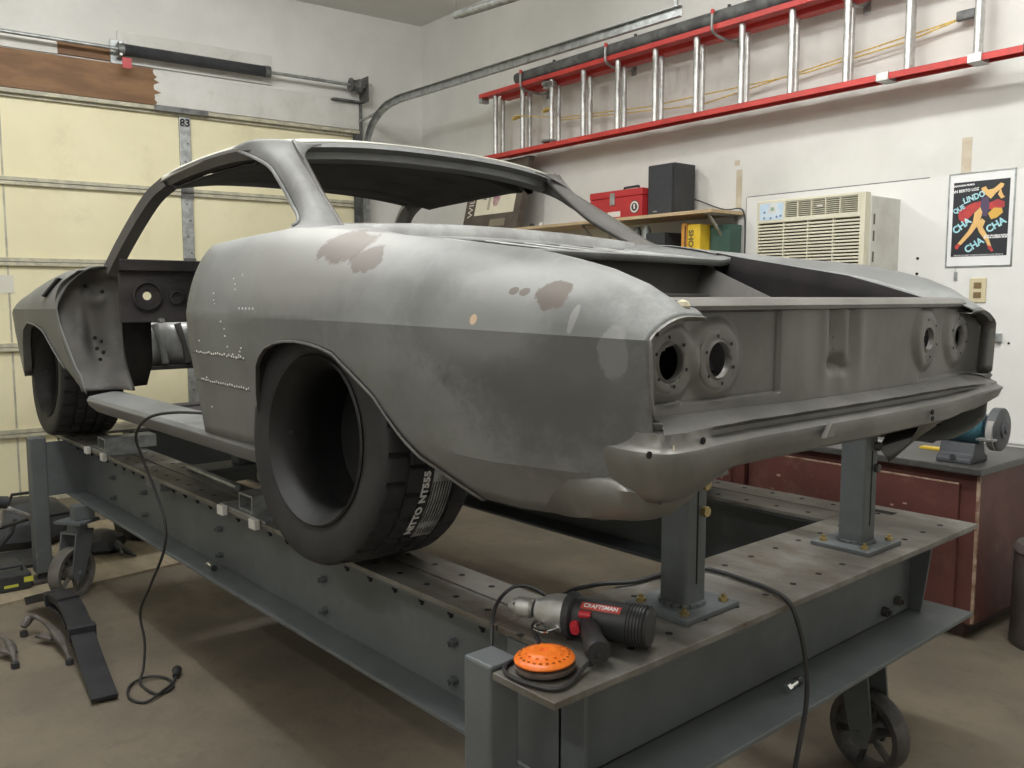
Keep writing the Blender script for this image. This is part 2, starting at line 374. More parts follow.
beam_x(-1.345, -1.148, 1.36, 4.98, 1, 'side_beam')
beam_x(-2.735, -2.487, 1.36, 4.98, -1, 'side_beam')
def beam_y(x0, x1, y0, y1, webx, nm):
    b = MB(); b.box((x0, y0, .430), (webx if y1 > -1 else x1, y1, .442)); b.box((webx - .01, y0, .430), (x1, y1 - .16, .442)); b.box((webx - .006, y0 + .03, .442), (webx + .006, y1 - .17, .708)); b.box((x0 + .01, y0 + .01, .696), (x1 - .01, y1 - .17, .706))
    b.box((x0 + .09, y1 - .18, .442), (x1 - .02, y1 - .168, .70)); b.prism([(webx - .045, .442), (webx, .442), (webx, .70), (webx - .075, .70)], axes((0, y0 + .12, 0), (1, 0, 0), (0, 0, 1)), .010)
    o = b.build(nm, M_bench, fb, smooth=0, bevel=.002)
    return o
rb = beam_y(1.022, 1.357, -2.79, -.992, 1.175, 'cross_beam')
MB().prism([(1.022, -2.79), (1.357, -2.79), (1.357, -1.15), (1.185, -1.15), (1.185, -.992), (1.022, -.992)], Matrix.Translation((0, 0, .706)), BT - .706).build('top_plate', M_plate, rb, smooth=0, bevel=.0015)
fbm = beam_y(4.745, 4.98, -2.486, -1.346, 4.86, 'cross_beam')
MB().box((4.745, -2.486, .706), (4.98, -1.346, BT)).build('top_plate', M_plate, fbm, smooth=0, bevel=.0015)
# triangular weld edge at the near end of the rear web
b = MB(); b.prism([(-.04, 0), (.0, 0), (0, .25), (-.04, .25)], axes((1.175, -1.16, .445), (0, 1, 0), (0, 0, 1)), .006); b.build('gusset', M_bench, fb, smooth=0)
h = MB()
for y in [-1.15 - .118 * i for i in range(14)]:
    for x in (1.09, 1.285):
        h.lathe([(.0, .0006), (.0085, .0006), (.0085, .0)], Matrix.Translation((x, y, BT)), 8)
h.build('bolt_hole', M_hole, fb, kind='stuff')
MB().box((1.245, -2.735, BT), (1.335, -2.70, BT + .0008)).build('plate_slot', M_hole, fb, smooth=0)
# web bolts in pairs
for x in (4.2, 3.78, 3.0, 2.25, 1.62):
    for dz in (0, .095):
        b = MB(); b.cyl((x, -1.240, .485 + dz), (x, -1.222, .485 + dz), .012, 6); b.cyl((x, -1.222, .485 + dz), (x, -1.212, .485 + dz), .007, 8)
        b.build('web_bolt', M_bench, fb)
for y, z in ((-2.5, .475), (-2.58, .49)):
    b = MB(); b.cyl((1.169, y, z), (1.15, y, z), .014, 6); b.cyl((1.15, y, z), (1.14, y, z), .008, 8); b.build('web_bolt', M_iron, fb)
# legs at the camera side
M_tubes = M_bench
for (x, y, zt) in ((1.232, -1.028, .728), (4.69, -1.028, .733)):
    b = MB(); b.box((x - .04, y - .036, .06), (x + .04, y + .036, zt)); b.build('leg', M_bench, fb, smooth=0, bevel=.006)
    zf = .0135 if x > 4 else 0; b = MB(); b.box((x - .02, y - .02, .02), (x + .02, y + .02, .062)); b.box((x - .06, y - .06, zf), (x + .06, y + .06, zf + .020)); b.build('foot', M_iron, fb, smooth=0, bevel=.003)
# casters
def caster(x, y, ang, zt=.430, r=.128, m=M_iron, z0=0):
    A = Vector((cos(ang), sin(ang), 0)); F = Vector((-sin(ang), cos(ang), 0))   # A axle direction, F rolling direction
    root = MB(); root.cbox((x, y, zt - .008), (.15, .13, .014), Matrix.Rotation(ang, 3, 'Z')); root.cyl((x, y, zt - .055), (x, y, zt - .012), .045, 16)
    root = root.build('caster', M_bench, fb, bevel=.002)
    wc = Vector((x, y, r + z0)) + F * .045
    k = MB()
    for s_ in (-1, 1):
        o = Vector((x, y, 0)) + A * s_ * .042
        P = [(-.055, zt - .055), (.055, zt - .055), (.085, r + z0 + .03), (.07, r + z0 - .035), (.045, r + z0 - .045), (.02, r + z0 - .03), (-.04, zt - .12)]
        k.prism(P, axes(o - A * .003, F, (0, 0, 1)), .007)
    k.cbox((x, y, zt - .058), (.092, .11, .01), Matrix.Rotation(ang, 3, 'Z'))
    k.cyl(wc - A * .056, wc + A * .056, .011, 12); k.build('fork', M_bench, root, smooth=30)
    M = zaxis(wc, A)
    k = MB(); k.lathe([(r - .022, -.028), (r - .003, -.030), (r, -.024), (r, .024), (r - .003, .030), (r - .022, .028), (r - .024, .006), (r - .024, -.006)], M, 40, closed=True)
    k.lathe([(.014, -.036), (.034, -.036), (.036, 0), (.034, .036), (.014, .036)], M, 20)
    for i in range(6):
        a = i * pi / 3 + .3; d = M.to_3x3() @ Vector((cos(a), sin(a), 0)); k.tube([wc + d * .03, wc + d * (r - .02)], [.012, .010], 6)
    k.build('caster_wheel', m, root)
caster(1.215, -2.455, R(80), r=.120); caster(1.19, -1.40, R(85)); caster(4.40, -1.12, R(33), m=mat('caster_grey', (.16, .15, .135), (.11, .1, .09), 12, .7), zt=.365, r=.120); caster(4.7, -2.6, R(30), r=.120, z0=.0135)
b = MB(); b.box((4.36, -1.19, .365), (4.44, -1.10, .430)); b.build('caster_riser', M_bench, fb, smooth=0, bevel=.003)
b = MB(); b.box((4.655, -1.245, .44), (4.667, -1.06, .706)); b.build('leg_gusset', M_bench, fb, smooth=0)
# body stands bolted to the rear cross beam
def stand(px, py, tall):
    s_ = .036
    b = MB(); b.box((px - .085, py - .095, BT), (px + .085, py + .095, BT + .012))
    root = b.build('stand_plate', M_bench, fb, smooth=0, bevel=.002)
    b = MB(); b.box((px - s_, py - s_, BT + .012), (px + s_, py + s_, tall)); b.build('stand_post', M_bench, root, smooth=0, bevel=.006)
    b = MB(); b.box((px - s_ - .0012, py - .004, BT + .06), (px - s_ + .001, py + .000, tall - .08)); b.build('weld_slot', M_hole, root, smooth=0)
    b = MB()
    for a in range(16):
        t = a * pi / 8; b.cbox((px + cos(t) * .043, py + sin(t) * .043, BT + .014), (.018, .016, .009), Matrix.Rotation(t, 3, 'Z'))
    b.build('weld_bead', M_bench, root)
    for i, (dx, dy) in enumerate(((-.06, .07), (-.06, -.07), (.06, .07), (.06, -.07))):
        b = MB(); b.cyl((px + dx, py + dy, BT + .012), (px + dx, py + dy, BT + .020), .011, 6); b.cyl((px + dx, py + dy, BT + .020), (px + dx, py + dy, BT + .028), .005, 8)
        b.build('bolt', M_brass, root)
    for z in (.94, 1.0):
        b = MB(); b.cyl((px - s_, py - .022, z), (px - s_ - .012, py - .022, z), .012, 6); b.build('bolt', M_brass if py > -1.9 else M_iron, root)
stand(1.172, -1.535, 1.09); stand(1.158, -2.297, 1.07)
for y in (-1.535, -2.297):   # stands under the front of the body
    b = MB(); b.box((3.42, y - .035, BT), (3.50, y + .035, .93)); b.build('stand_post', M_bench, fb, smooth=0, bevel=.004)
    b = MB(); b.box((3.36, -2.72 if y < -1.9 else -1.40, BT - .0), (3.56, -2.25 if y < -1.9 else -1.30, BT + .0)) if 0 else None
for yy in (0,):
    b = MB(); b.box((3.38, -2.73, .66), (3.54, -1.16, .7075)); b.build('cross_tie', M_bench, fb, smooth=0, bevel=.004)
    b = MB(); b.box((3.38, -2.49, .7075), (3.54, -1.34, .72)); b.build('tie_plate', M_bench, fb, smooth=0)

# rectangular tube clamps on the near rail
def clampb(name, x, lab):
    t = thing(name, lab, 'bracket', (x, -1.24, BT), group=None)
    b = MB(); b.box((x - .17, -1.31, BT), (x + .17, -1.150, BT + .008)); b.build('base_plate', M_galv, t, smooth=0, bevel=.001)
    P = [(-.05, 0), (.05, 0), (.05, .055), (-.05, .055)]; Q = [(-.043, .007), (.043, .007), (.043, .048), (-.043, .048)]
    b = MB(); zz = BT + .008
    for y0, y1 in ((-1.165, -1.39),):
        vs = [(x + a, y, zz + c) for y in (y0, y1) for a, c in P + Q]
        b.add(vs, [(0, 1, 5, 4), (1, 2, 6, 5), (2, 3, 7, 6), (3, 0, 4, 7), (8, 12, 13, 9), (9, 13, 14, 10), (10, 14, 15, 11), (11, 15, 12, 8)] + [(0, 8, 9, 1), (1, 9, 10, 2), (2, 10, 11, 3), (3, 11, 8, 0), (4, 5, 13, 12), (5, 6, 14, 13), (6, 7, 15, 14), (7, 4, 12, 15)])
    b.build('square_tube', M_galv, t, smooth=0)
    for dx in (-.12, .12):
        b = MB(); b.box((x + dx - .022, -1.1475, BT - .022), (x + dx + .022, -1.128, BT + .010)); b.build('clip', M_white, t, smooth=0, bevel=.003)
clampb('tube_bracket', 2.62, 'open ended steel tube bracket on the rail beside the rear tyre')
clampb('tube_bracket', 4.12, 'open ended steel tube bracket on the rail beside the front tyre')
# long chromed strip lying on the rail
tag = MB(); tag.tube([(2.95, -1.285, BT + .012), (3.45, -1.30, BT + .012)], .011, 8)
o = tag.build('steel_rod', M_galv, None); props(o, 'bright round steel rod lying along the rail behind a tube bracket', 'rod')
o = MB(); o.box((2.66, -1.37, BT + .0640), (2.80, -1.25, BT + .072)); o.box((2.70, -1.33, BT + .072), (2.76, -1.27, BT + .10)); o.box((2.68, -1.30, BT + .072), (2.78, -1.28, BT + .085))
o = o.build('scrap_steel_plate', M_plate, None, smooth=0, bevel=.002); props(o, 'rusty scrap steel piece on the tube bracket by the rear tyre', 'scrap')
# shiny bolts left on the flanges
for (x, y, z, l, d) in ((2.99, -1.195, .4425, 'small chrome quick coupler lying on the camera-side bottom flange', (.9, -.1, 0)), (1.10, -1.89, .4425, 'small chrome quick coupler lying on the rear bottom flange', (-.1, 1, 0))):
    d = Vector(d).normalized(); p = Vector((x, y, z + .012)); t = thing('hose_coupler', l, 'coupler', (x, y, z))
    b = MB(); b.cyl(p - d * .022, p + d * .022, .008, 12); b.build('body', M_chrome, t)
    for s_ in (-1, 1):
        b = MB(); b.cyl(p + d * s_ * .02, p + d * s_ * .036, .0115, 6); b.build('nut', M_chrome if s_ > 0 else M_dark, t)
# ------------------------------------------------------------ the stripped car body
YC = -1.88
OX, OY, OZ = 1.9, YC, BT
brown = (.125, .10, .085); lightm = (.46, .46, .44); darkm = (.13, .13, .125)
def sp(x, y, z, rx, ry, rz, c, st=.8, wob=.8): return (x - OX, y - OY, z - OZ, rx, ry, rz, c, st, wob)
M_body = mat('sanded_body_steel', (.25, .257, .253), (.182, .187, .184), 2.6, .60, .28, bump=.05, bscale=10, rough2=.5, c3=(.32, .32, .305), s3=11, a3=.28, spots=[
    sp(2.0, -1.06, 1.50, .35, .3, .12, (.33, .325, .31), .7, .6),
    sp(1.38, -1.03, 1.42, .16, .3, .16, (.13, .132, .13), .6, 1.5),
    sp(1.12, -1.03, 1.28, .26, .3, .17, (.11, .112, .11), .75, 1.5),
    sp(1.10, -1.09, 1.37, .008, .3, .025, (.45, .45, .43), .3, 1.),
    sp(1.01, -1.1, 1.31, .028, .3, .05, (.38, .38, .37), .3, 1.3),
    sp(1.30, -1.03, 1.362, .15, .3, .075, (.31, .318, .312), .6, .9),
    sp(1.24, -1.09, 1.435, .17, .3, .035, (.33, .335, .325), .55, .9),
    sp(1.85, -1.05, 1.53, .10, .3, .04, brown, .75, 1.6),
    sp(1.73, -1.05, 1.495, .06, .3, .03, brown, .7, 1.6),
    sp(1.16, -1.09, 1.412, .036, .12, .030, brown, .85, 1.6),
    sp(1.225, -1.09, 1.418, .012, .12, .008, brown, .8, .9),
    sp(1.25, -1.09, 1.42, .011, .12, .008, brown, .8, .9),
    sp(1.325, -1.05, 1.365, .009, .3, .010, (.62, .46, .32), 1., .3)])
M_tail = mat('tail_steel', (.215, .21, .195), (.15, .145, .135), 3.2, .44, .45, bump=.06, bscale=14, c3=(.24, .235, .22), s3=9, a3=.3)
M_roof = mat('roof_skin_steel', (.21, .213, .21), (.155, .156, .154), 4, .62, .2, bump=.05, c3=(.34, .34, .335), s3=12, a3=.35)
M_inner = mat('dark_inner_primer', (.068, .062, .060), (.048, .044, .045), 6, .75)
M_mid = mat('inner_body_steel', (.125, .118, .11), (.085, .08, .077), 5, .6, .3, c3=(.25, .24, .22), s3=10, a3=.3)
for q_ in (M_inner,): q_.node_tree.nodes['Principled BSDF'].inputs['Specular IOR Level'].default_value = .2
M_bright = mat('bright_sanded_steel', (.42, .43, .42), (.30, .30, .295), 8, .42, .5)
M_filler = mat('body_filler', (.55, .50, .36), (.4, .36, .25), 20, .7)
car = thing('car_body', 'stripped bare metal two-door coupe body shell without doors, glass or lids, on the frame table', 'car', (OX, OY, OZ))

def T(tab): return lambda x: interp(tab, x)
q_vc = T([(.93, .742), (.96, .752), (1.02, .765), (1.12, .787), (1.3, .82), (1.6, .857), (2.0, .87), (2.7, .87)])
q_zc = T([(.93, 1.335), (1.3, 1.345), (1.7, 1.353), (2.7, 1.362)])
q_vr = T([(.93, .655), (.98, .645), (1.03, .65), (1.12, .665), (1.3, .69), (1.6, .72), (2.0, .735), (2.4, .75), (2.7, .765)])
q_zr = T([(.93, 1.365), (.955, 1.383), (.98, 1.402), (1.03, 1.43), (1.10, 1.458), (1.17, 1.477), (1.28, 1.502), (1.4, 1.517), (1.6, 1.540), (1.8, 1.565), (2.0, 1.586), (2.2, 1.597), (2.45, 1.588), (2.7, 1.573)])
q_vi = T([(.93, .60), (1.03, .572), (1.3, .588), (1.6, .612), (1.8, .632), (2.0, .66), (2.3, .68), (2.7, .72)])
q_zb = T([(.93, 1.09), (.97, 1.04), (1.02, 1.005), (1.1, .988), (1.3, .98), (1.40, .985), (1.44, 1.01), (1.52, 1.07), (1.575, 1.118), (1.646, 1.19), (1.724, 1.238), (1.794, 1.278), (1.85, 1.291), (1.903, 1.298), (1.965, 1.302), (2.026, 1.30), (2.08, 1.293), (2.133, 1.278), (2.17, 1.255), (2.195, 1.229), (2.223, 1.155), (2.243, 1.03), (2.247, .997), (2.7, .99)])
def q_in(x): return -.002 - .045 * min(1, max(0, (x - .965) / .055)) + .045 * min(1, max(0, (x - 1.03) / .9)) + .012 * min(1, max(0, (x - 1.75) / .3))
def tuck(x, z, zc, k=1.):
    d = zc - z; t = .065 * min(d, .1) + max(0, d - .1) * .15
    if x < 1.62: t += max(0, 1.085 - z) * .55 * min(1, (1.62 - x) / .15)
    elif z < 1.0: t += 0
    return t
def side_cols(xs, vc, zc, vr, zr, vi, zb, s, tk=tuck, n1=14, n2=30, inner=None):
    rows = []
    for x in xs:
        c, z0, r, z1, vI, b = vc(x), zc(x), vr(x), zr(x), vi(x), zb(x); col = []
        for k in range(n1):
            z = b + (z0 - b) * k / n1
            col.append((x, YC + s * (c - tk(x, z, z0)), z))
        H_ = z1 - z0
        up = [(c, z0), (c - .11 * (c - r), z0 + .27 * H_), (c - .30 * (c - r), z0 + .56 * H_), (c - .58 * (c - r), z0 + .82 * H_), (c - .86 * (c - r), z0 + .965 * H_), (r - .01, z1), (vI, z1)]
        up[-1] = (vI, z1 + (inner if inner is not None else q_in(x)))
        for p in spl([(0, v, z) for v, z in up], n2): col.append((x, YC + s * p.y, p.z))
        rows.append(col)
    return rows
XS = sorted(set([.945, .955, .97, .99, 1.01, 1.03, 1.06, 1.1, 1.14, 1.18, 1.24, 1.3, 1.36, 1.40, 1.42, 1.44, 1.48, 1.52, 1.55, 1.575, 1.61, 1.646, 1.685, 1.724, 1.76, 1.794, 1.85, 1.903, 1.965, 2.026, 2.08, 2.11, 2.133, 2.152, 2.17, 2.184, 2.195, 2.205, 2.215, 2.223, 2.23, 2.237, 2.243, 2.247, 2.252, 2.30, 2.36, 2.42, 2.48, 2.54, 2.60, 2.655]))
for s in (1, -1):
    rows = side_cols(XS, q_vc, q_zc, q_vr, q_zr, q_vi, q_zb, s)
    q = MB().grid(rows).build('quarter_panel', M_body, car, smooth=17, solid=.004 if s > 0 else .004)
    # flange along the wheel arch and the door edge
    fl = MB(); e = [r[0] for r in rows if 1.38 <= r[0][0] <= 2.2475]
    fl.grid([[(x, y + s * .004, z + .002), (x, y + s * .005, z - .005), (x, y - s * .006, z - .006), (x, y - s * .008, z)] for x, y, z in e])
    fl.build('arch_flange', M_mid, q, smooth=50, solid=.002)
    fl = MB(); e = rows[-1]; fl.grid([[(x, y, z), (x + .004, y - s * .008, z), (x + .004, y - s * .11, z)] for x, y, z in e[:34]]); fl.build('door_jamb', M_mid, q, smooth=50, solid=.002)
    # inner wheel house and trunk side
    wh = MB(); e = [r[0] for r in rows if 1.40 <= r[0][0] <= 2.2475]
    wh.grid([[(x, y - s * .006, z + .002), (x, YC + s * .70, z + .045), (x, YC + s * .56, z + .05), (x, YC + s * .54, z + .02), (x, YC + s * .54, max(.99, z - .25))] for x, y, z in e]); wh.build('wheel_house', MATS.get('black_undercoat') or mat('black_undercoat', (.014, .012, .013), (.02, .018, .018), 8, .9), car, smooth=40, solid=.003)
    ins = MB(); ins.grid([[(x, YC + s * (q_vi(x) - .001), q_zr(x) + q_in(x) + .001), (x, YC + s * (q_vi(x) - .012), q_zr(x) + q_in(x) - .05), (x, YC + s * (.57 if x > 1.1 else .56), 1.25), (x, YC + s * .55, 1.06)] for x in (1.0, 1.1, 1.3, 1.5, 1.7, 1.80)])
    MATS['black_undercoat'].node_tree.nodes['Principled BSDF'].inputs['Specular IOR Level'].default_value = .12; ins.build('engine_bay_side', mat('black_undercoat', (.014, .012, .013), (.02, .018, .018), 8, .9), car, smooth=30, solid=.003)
# seam lines on the lower front of the quarter with their weld dots
sm = MB(); wd = MB()
for (z0, z1) in ((1.242, 1.238), (1.158, 1.150)):
    pts = []
    for i in range(12):
        x = 2.64 - i * .034; z = z0 + (z1 - z0) * i / 11; pts.append((x, YC + q_vc(x) - tuck(x, z, q_zc(x)) + .0005, z))
    sm.tube(pts, .0016, 4)
    for i in range(22):
        x = 2.60 - i * .0155; z = z0 + (z1 - z0) * (2.64 - x) / .37 + .006 + random.uniform(-.003, .003); y = YC + q_vc(x) - tuck(x, z, q_zc(x))
        wd.cbox((x, y + .001, z), (.004, .002, .005))
sm.build('weld_seam', M_mid, car)
def surf_y(x, z):
    zc, c = q_zc(x), q_vc(x); r, z1 = q_vr(x), q_zr(x); t = (z - zc) / (z1 - zc)
    return YC + c - tuck(x, z, zc) if z < zc else YC + c - (c - r) * interp([(0, 0), (.27, .11), (.56, .30), (.82, .58), (.965, .86)], t)
for (x, z) in [(2.28 - .021 * i, 1.378) for i in range(5)] + [(2.47, 1.42), (2.46, 1.40), (2.45, 1.39), (2.36, 1.46), (2.34, 1.445), (2.33, 1.43), (2.31, 1.47), (2.40, 1.34), (2.38, 1.32), (2.38, 1.30), (2.37, 1.27), (2.34, 1.25), (2.32, 1.24), (2.30, 1.25), (2.29, 1.26), (2.28, 1.27), (2.56, 1.17), (2.57, 1.28), (2.56, 1.08)]:
    wd.cbox((x, surf_y(x, z) + .001, z), (.004, .003, .006 if z > 1.37 and z < 1.38 else .004))
wd.build('weld_dots', mat('bright_ground_spot', (.9, .9, .88), rough=.35), car, kind='stuff', label='rows of bright ground weld dots')

# tail panel with recessed lamp bays
TX = 1.0
LAMPS = [(-1.243, 1.292, .060), (-1.378, 1.290, .060), (-2.255, 1.304, .063), (-2.468, 1.304, .063)]
def tail_x(y, z):
    x = TX - .03 * (1 - ((y - YC) / .76) ** 2)
    if -1.585 < y < -1.18 and 1.215 < z < 1.385: x += .010
    if -2.62 < y < -2.22 and 1.20 < z < 1.385: x += .006
    # dent and stamped channel in the middle
    for (yc_, w_, d_, zc_, hz) in ((-1.745, .018, -.009, 1.33, .10), (-1.785, .020, .020, 1.335, .08), (-1.825, .018, -.010, 1.33, .09), (-1.862, .018, .012, 1.335, .08), (-1.90, .02, -.006, 1.33, .09), (-1.80, .035, .022, 1.262, .016), (-1.835, .02, .016, 1.25, .012), (-1.66, .03, -.003, 1.3, .1)):
        x += d_ * .75 * math.exp(-((y - yc_) / w_) ** 2) * math.exp(-((z - zc_) / hz) ** 2)
    x -= .034 * max(0, (abs(y - YC) - .655) / .1) ** 2
    for (ly, lz, lr) in LAMPS:
        d = math.hypot(y - ly, z - lz) / lr
        if d < 1.45: t_ = max(0, d - .95) / .5; x -= .012 * (1 - t_ * t_ * (3 - 2 * t_))
    return x
NY, NZ = 300, 50; y0_, y1_ = -1.155, -2.635
rows = []
for i in range(NY):
    y = y0_ + (y1_ - y0_) * i / (NY - 1); zt = .205 - .045 * max(0, min(1, (abs(y - YC) - .60) / .14)); rows.append([(tail_x(y, 1.19 + zt * j / (NZ - 1)), y, 1.19 + zt * j / (NZ - 1)) for j in range(NZ)])
def sk(i, j):
    y = y0_ + (y1_ - y0_) * (i + .5) / (NY - 1); z = 1.19 + .205 * (j + .5) / (NZ - 1)
    return any(math.hypot(y - a, z - b) < c * .62 for a, b, c in LAMPS)
tp_ = MB().grid(rows, sk).build('taillight_panel', M_tail, car, smooth=50, solid=-.003)
for (a, b, c) in LAMPS:
    M = axes((tail_x(a, b) , a, b), (0, 1, 0), (0, 0, 1), (-1, 0, 0))
    r = MB(); hr = c * (.56 if a > -2 else .44)
    r.lathe([(c, -.004), (c * .99, .001), (c * .95, .003), (c * .80, .0035), (hr + .006, .0025), (hr + .001, .006), (hr, .004), (hr, -.007), (hr + .004, -.007), (c * .9, -.008)], M, 36, closed=True)
    ring = r.build('lamp_ring', M_tail, tp_, smooth=40)
    h = MB()
    for k in range(6):
        t = k * pi / 3 + .35; h.cyl((tail_x(a, b) - .0068, a + cos(t) * c * .76, b + sin(t) * c * .76), (tail_x(a, b) - .0072, a + cos(t) * c * .76, b + sin(t) * c * .76), .0035, 8)
    h.build('screw_hole', M_hole, ring)
h = MB()
for (y, z) in ((-1.66, 1.345), (-1.665, 1.245), (-1.80, 1.32), (-1.80, 1.295), (-1.84, 1.215), (-1.21, 1.21), (-2.6, 1.35), (-2.58, 1.215)):
    x = tail_x(y, z); h.cyl((x - .0015, y, z), (x - .001, y, z), .005, 10)
h.build('emblem_hole', M_hole, tp_)
# upper lip of the tail panel and hoods over the lamp bays
lip = MB(); ys = [-1.255 - i * 1.25 / 60 for i in range(61)]
def lipx(y): return TX - .03 * (1 - ((y - YC) / .76) ** 2)
lip.grid([[(lipx(y) + .002, y, 1.380), (lipx(y) - .016, y, 1.384), (lipx(y) - .018, y, 1.392), (lipx(y) - .004, y, 1.404), (lipx(y) + .03, y, 1.408), (lipx(y) + .034, y, 1.402), (lipx(y) + .034, y, 1.385)] for y in ys])
lip.build('tail_lip', M_tail, car, smooth=50, solid=.003)
for s in (1, -1):   # rear edge of each quarter turning in to the lamp bay
    e = MB(); col = side_cols([.945], q_vc, q_zc, q_vr, q_zr, q_vi, q_zb, s)[0]
    col = [c for c in col if c[2] > 1.185]
    rr = []
    for (x, y, z) in col:
        v = abs(y - YC); iv = .012
        rr.append([(x, y, z), (x - .004, YC + s * (v - .003), z - (.002 if z > 1.35 else 0)), (x + .002, YC + s * (v - .012), z - (.010 if z > 1.35 else 0)), (.978, YC + s * min(v - .012, .735), min(z - .008, 1.380))])
    e.grid(rr); e.build('lamp_bay_flange', M_tail, car, smooth=60, solid=.002)
b = MB(); b.lathe([(0, .012), (.010, .008), (.014, 0), (.010, -.008), (0, -.010)], Matrix.Translation((.975, -1.262, 1.392)), 10); b.build('filler_blob', M_filler, car)
# bumper shelf and rear valance, swept along the tail in plan
def plan(t):   # t in -1..1
    pts = [(1.16, .775), (1.09, .772), (1.01, .760), (.945, .752), (.910, .730), (.904, .67), (.913, .58), (.918, .45), (.915, .2), (.912, 0)]
    full = [(x, v) for x, v in pts] + [(x, -v * .985) for x, v in reversed(pts[:-1])]
    return full
PL = spl([(x, YC + v, 0) for x, v in plan(0)], 150)
rows = []; rows2 = []
n_ = len(PL)
def sst(a, b, x): t = max(0, min(1, (x - a) / (b - a))); return t * t * (3 - 2 * t)
for i, p in enumerate(PL):
    a = PL[max(0, i - 1)]; c = PL[min(n_ - 1, i + 1)]; t = (c - a).normalized(); nrm = Vector((t.y, -t.x, 0))
    if nrm.dot(Vector((p.x - 1.3, p.y - YC, 0))) < 0: nrm = -nrm
    v = abs(p.y - YC); ce = 1 - sst(.55, .62, v)      # centre shelf factor
    side = sst(.94, 1.12, p.x)                          # fades out on the body side
    def P(o, z): return tuple(Vector((p.x, p.y, z)) - nrm * (o + side * .034))
    wv = .002 * sin(i * .9) + .0015 * sin(i * 2.3)
    top_in = .085 if v < .735 and p.x < .99 else .02
    wd_ = sst(.50, .62, v); kr = 1 - .6 * sst(.40, .74, -(p.y - YC))
    P0_ = P
    def P(o, z, P0_=P0_, kr=kr): return P0_(o, 1.176 + (z - 1.176) * (kr if z < 1.176 else 1))
    rows.append([P(top_in, 1.196), P(.055 * (top_in / .085) + .004, 1.194), P(.028 * (1 - side) + wv, 1.181 - .006 * side), P(.014 + wv, 1.176), P(.012 + .016 * ce, 1.166), P(.008 + .020 * ce, 1.156), P(.004 - .0 * ce, 1.150), P(-.002, 1.146), P(-.004, 1.138), P(.001, 1.118 - .004 * wd_), P(.006 + .004 * side, 1.100 - .016 * wd_), P(.020 + .004 * wd_, 1.092 - .030 * wd_), P((.048 - .01 * wd_) * (1 - side) + .02 * side, 1.086 - .034 * wd_)])
bs = MB().grid(rows).build('bumper_shelf', M_tail, car, smooth=38, solid=.003)
# bracket humps and holes on the shelf
for y, z in ((-1.245, 1.158), (-1.243, 1.134), (-2.17, 1.128), (-2.172, 1.112), (-1.10, 1.15)):
    h = MB(); h.cyl((.9135, y, z), (.911, y, z), .0065, 10); h.build('bolt_hole', M_hole, bs)
b = MB(); b.prism([(-.03, 0), (.005, 0), (.018, .03), (-.005, .03)], axes((.906, -1.66, 1.122), (0, -1, 0), (0, 0, 1)), .012); b.build('jack_bracket', M_tail, bs, smooth=0, bevel=.002)
for s in (1, -1):   # rolled valance corner under the shelf
    pts = [(1.25, .715), (1.14, .735), (1.05, .740), (.985, .722), (.955, .67), (.965, .58), (.975, .47)]
    zb = [.98, .985, 1.0, 1.005, 1.012, 1.035, 1.085]
    zb = [z + (.088 * min(1, max(0, (1.12 - z) / .1)) if s < 0 else 0) for z in zb]; rr = []
    for (x, v), z in zip(spl([(x, v, 0) for x, v in pts], 24), spl([(z, 0, 0) for z in zb], 24)) if 0 else [((p.x, p.y), q_.x) for p, q_ in zip(spl([(x, v, 0) for x, v in pts], 24), spl([(z, 0, 0) for z in zb], 24))]:
        o = .05 if x < 1.03 else .02
        rr.append([(x, YC + s * v, 1.118 if s < 0 else 1.09), (x - .012 if x < 1.03 else x, YC + s * (v + .012), 1.112 if s < 0 else 1.07), (x, YC + s * (v + .004), ((1.115 if s < 0 else 1.07) + z) / 2), (x + .006, YC + s * (v - .008), z + .01), (x + .03, YC + s * (v - .03), z)])
    MB().grid(rr).build('valance_corner', M_tail, car, smooth=50, solid=.003)
vf = MB(); vf.grid([[(.985, -2.58, 1.11), (1.03, -2.60, 1.08), (1.20, -2.58, 1.02)], [(.975, -2.42, 1.09), (1.06, -2.44, 1.02), (1.20, -2.50, .965)], [(.975, -2.26, 1.085), (1.03, -2.32, 1.02), (1.145, -2.45, .935)]]); vf.build('valance_flap', M_tail, car, smooth=60, solid=.003)
cr = MB(); cr.tube([(.914, -1.165, 1.158), (.909, -1.160, 1.135), (.911, -1.163, 1.112)], [.002, .004, .002], 6); cr.build('filler_bead', M_filler, car)

# deck: window ledge, louvre panel, firewall
def ledge(v, z, x): return (x, YC + v, z)
rows = []
for i in range(41):
    v = .66 - 1.32 * i / 40; b_ = 1 - (v / .66) ** 2
    x = 2.17 + .10 * (1 - b_) * 0 + .06 * b_; zt = 1.612 + .030 * b_
    rows.append([(x + .055, YC + v, zt - .03), (x + .045, YC + v, zt - .004), (x + .03, YC + v, zt), (x, YC + v, zt - .002), (x - .010, YC + v, zt - .010), (x - .014, YC + v, zt - .040), (x - .03, YC + v, zt - .046)])
wl_ = MB().grid(rows).build('window_ledge', M_bright, car, smooth=50, solid=.003)
lv = MB()
def dz(x, v): b_ = 1 - (v / .66) ** 2; return 1.530 + (x - 1.74) * .130 + .006 * b_ + .022 * max(0, (abs(v) - .58) / .08)
for (xa, xb, vm) in ((1.735, 1.80, .628), (2.10, 2.20, .665)):
    lv.grid([[(xa, YC + v, dz(xa, v) - .02), (xa, YC + v, dz(xa, v)), ((xa + xb) / 2, YC + v, dz((xa + xb) / 2, v) + .003), (xb, YC + v, dz(xb, v)), (xb, YC + v, dz(xb, v) - .012)] for v in [vm - 2 * vm * i / 40 for i in range(41)]])
lp = lv.build('louvre_panel', M_roof, car, smooth=50, solid=.003)
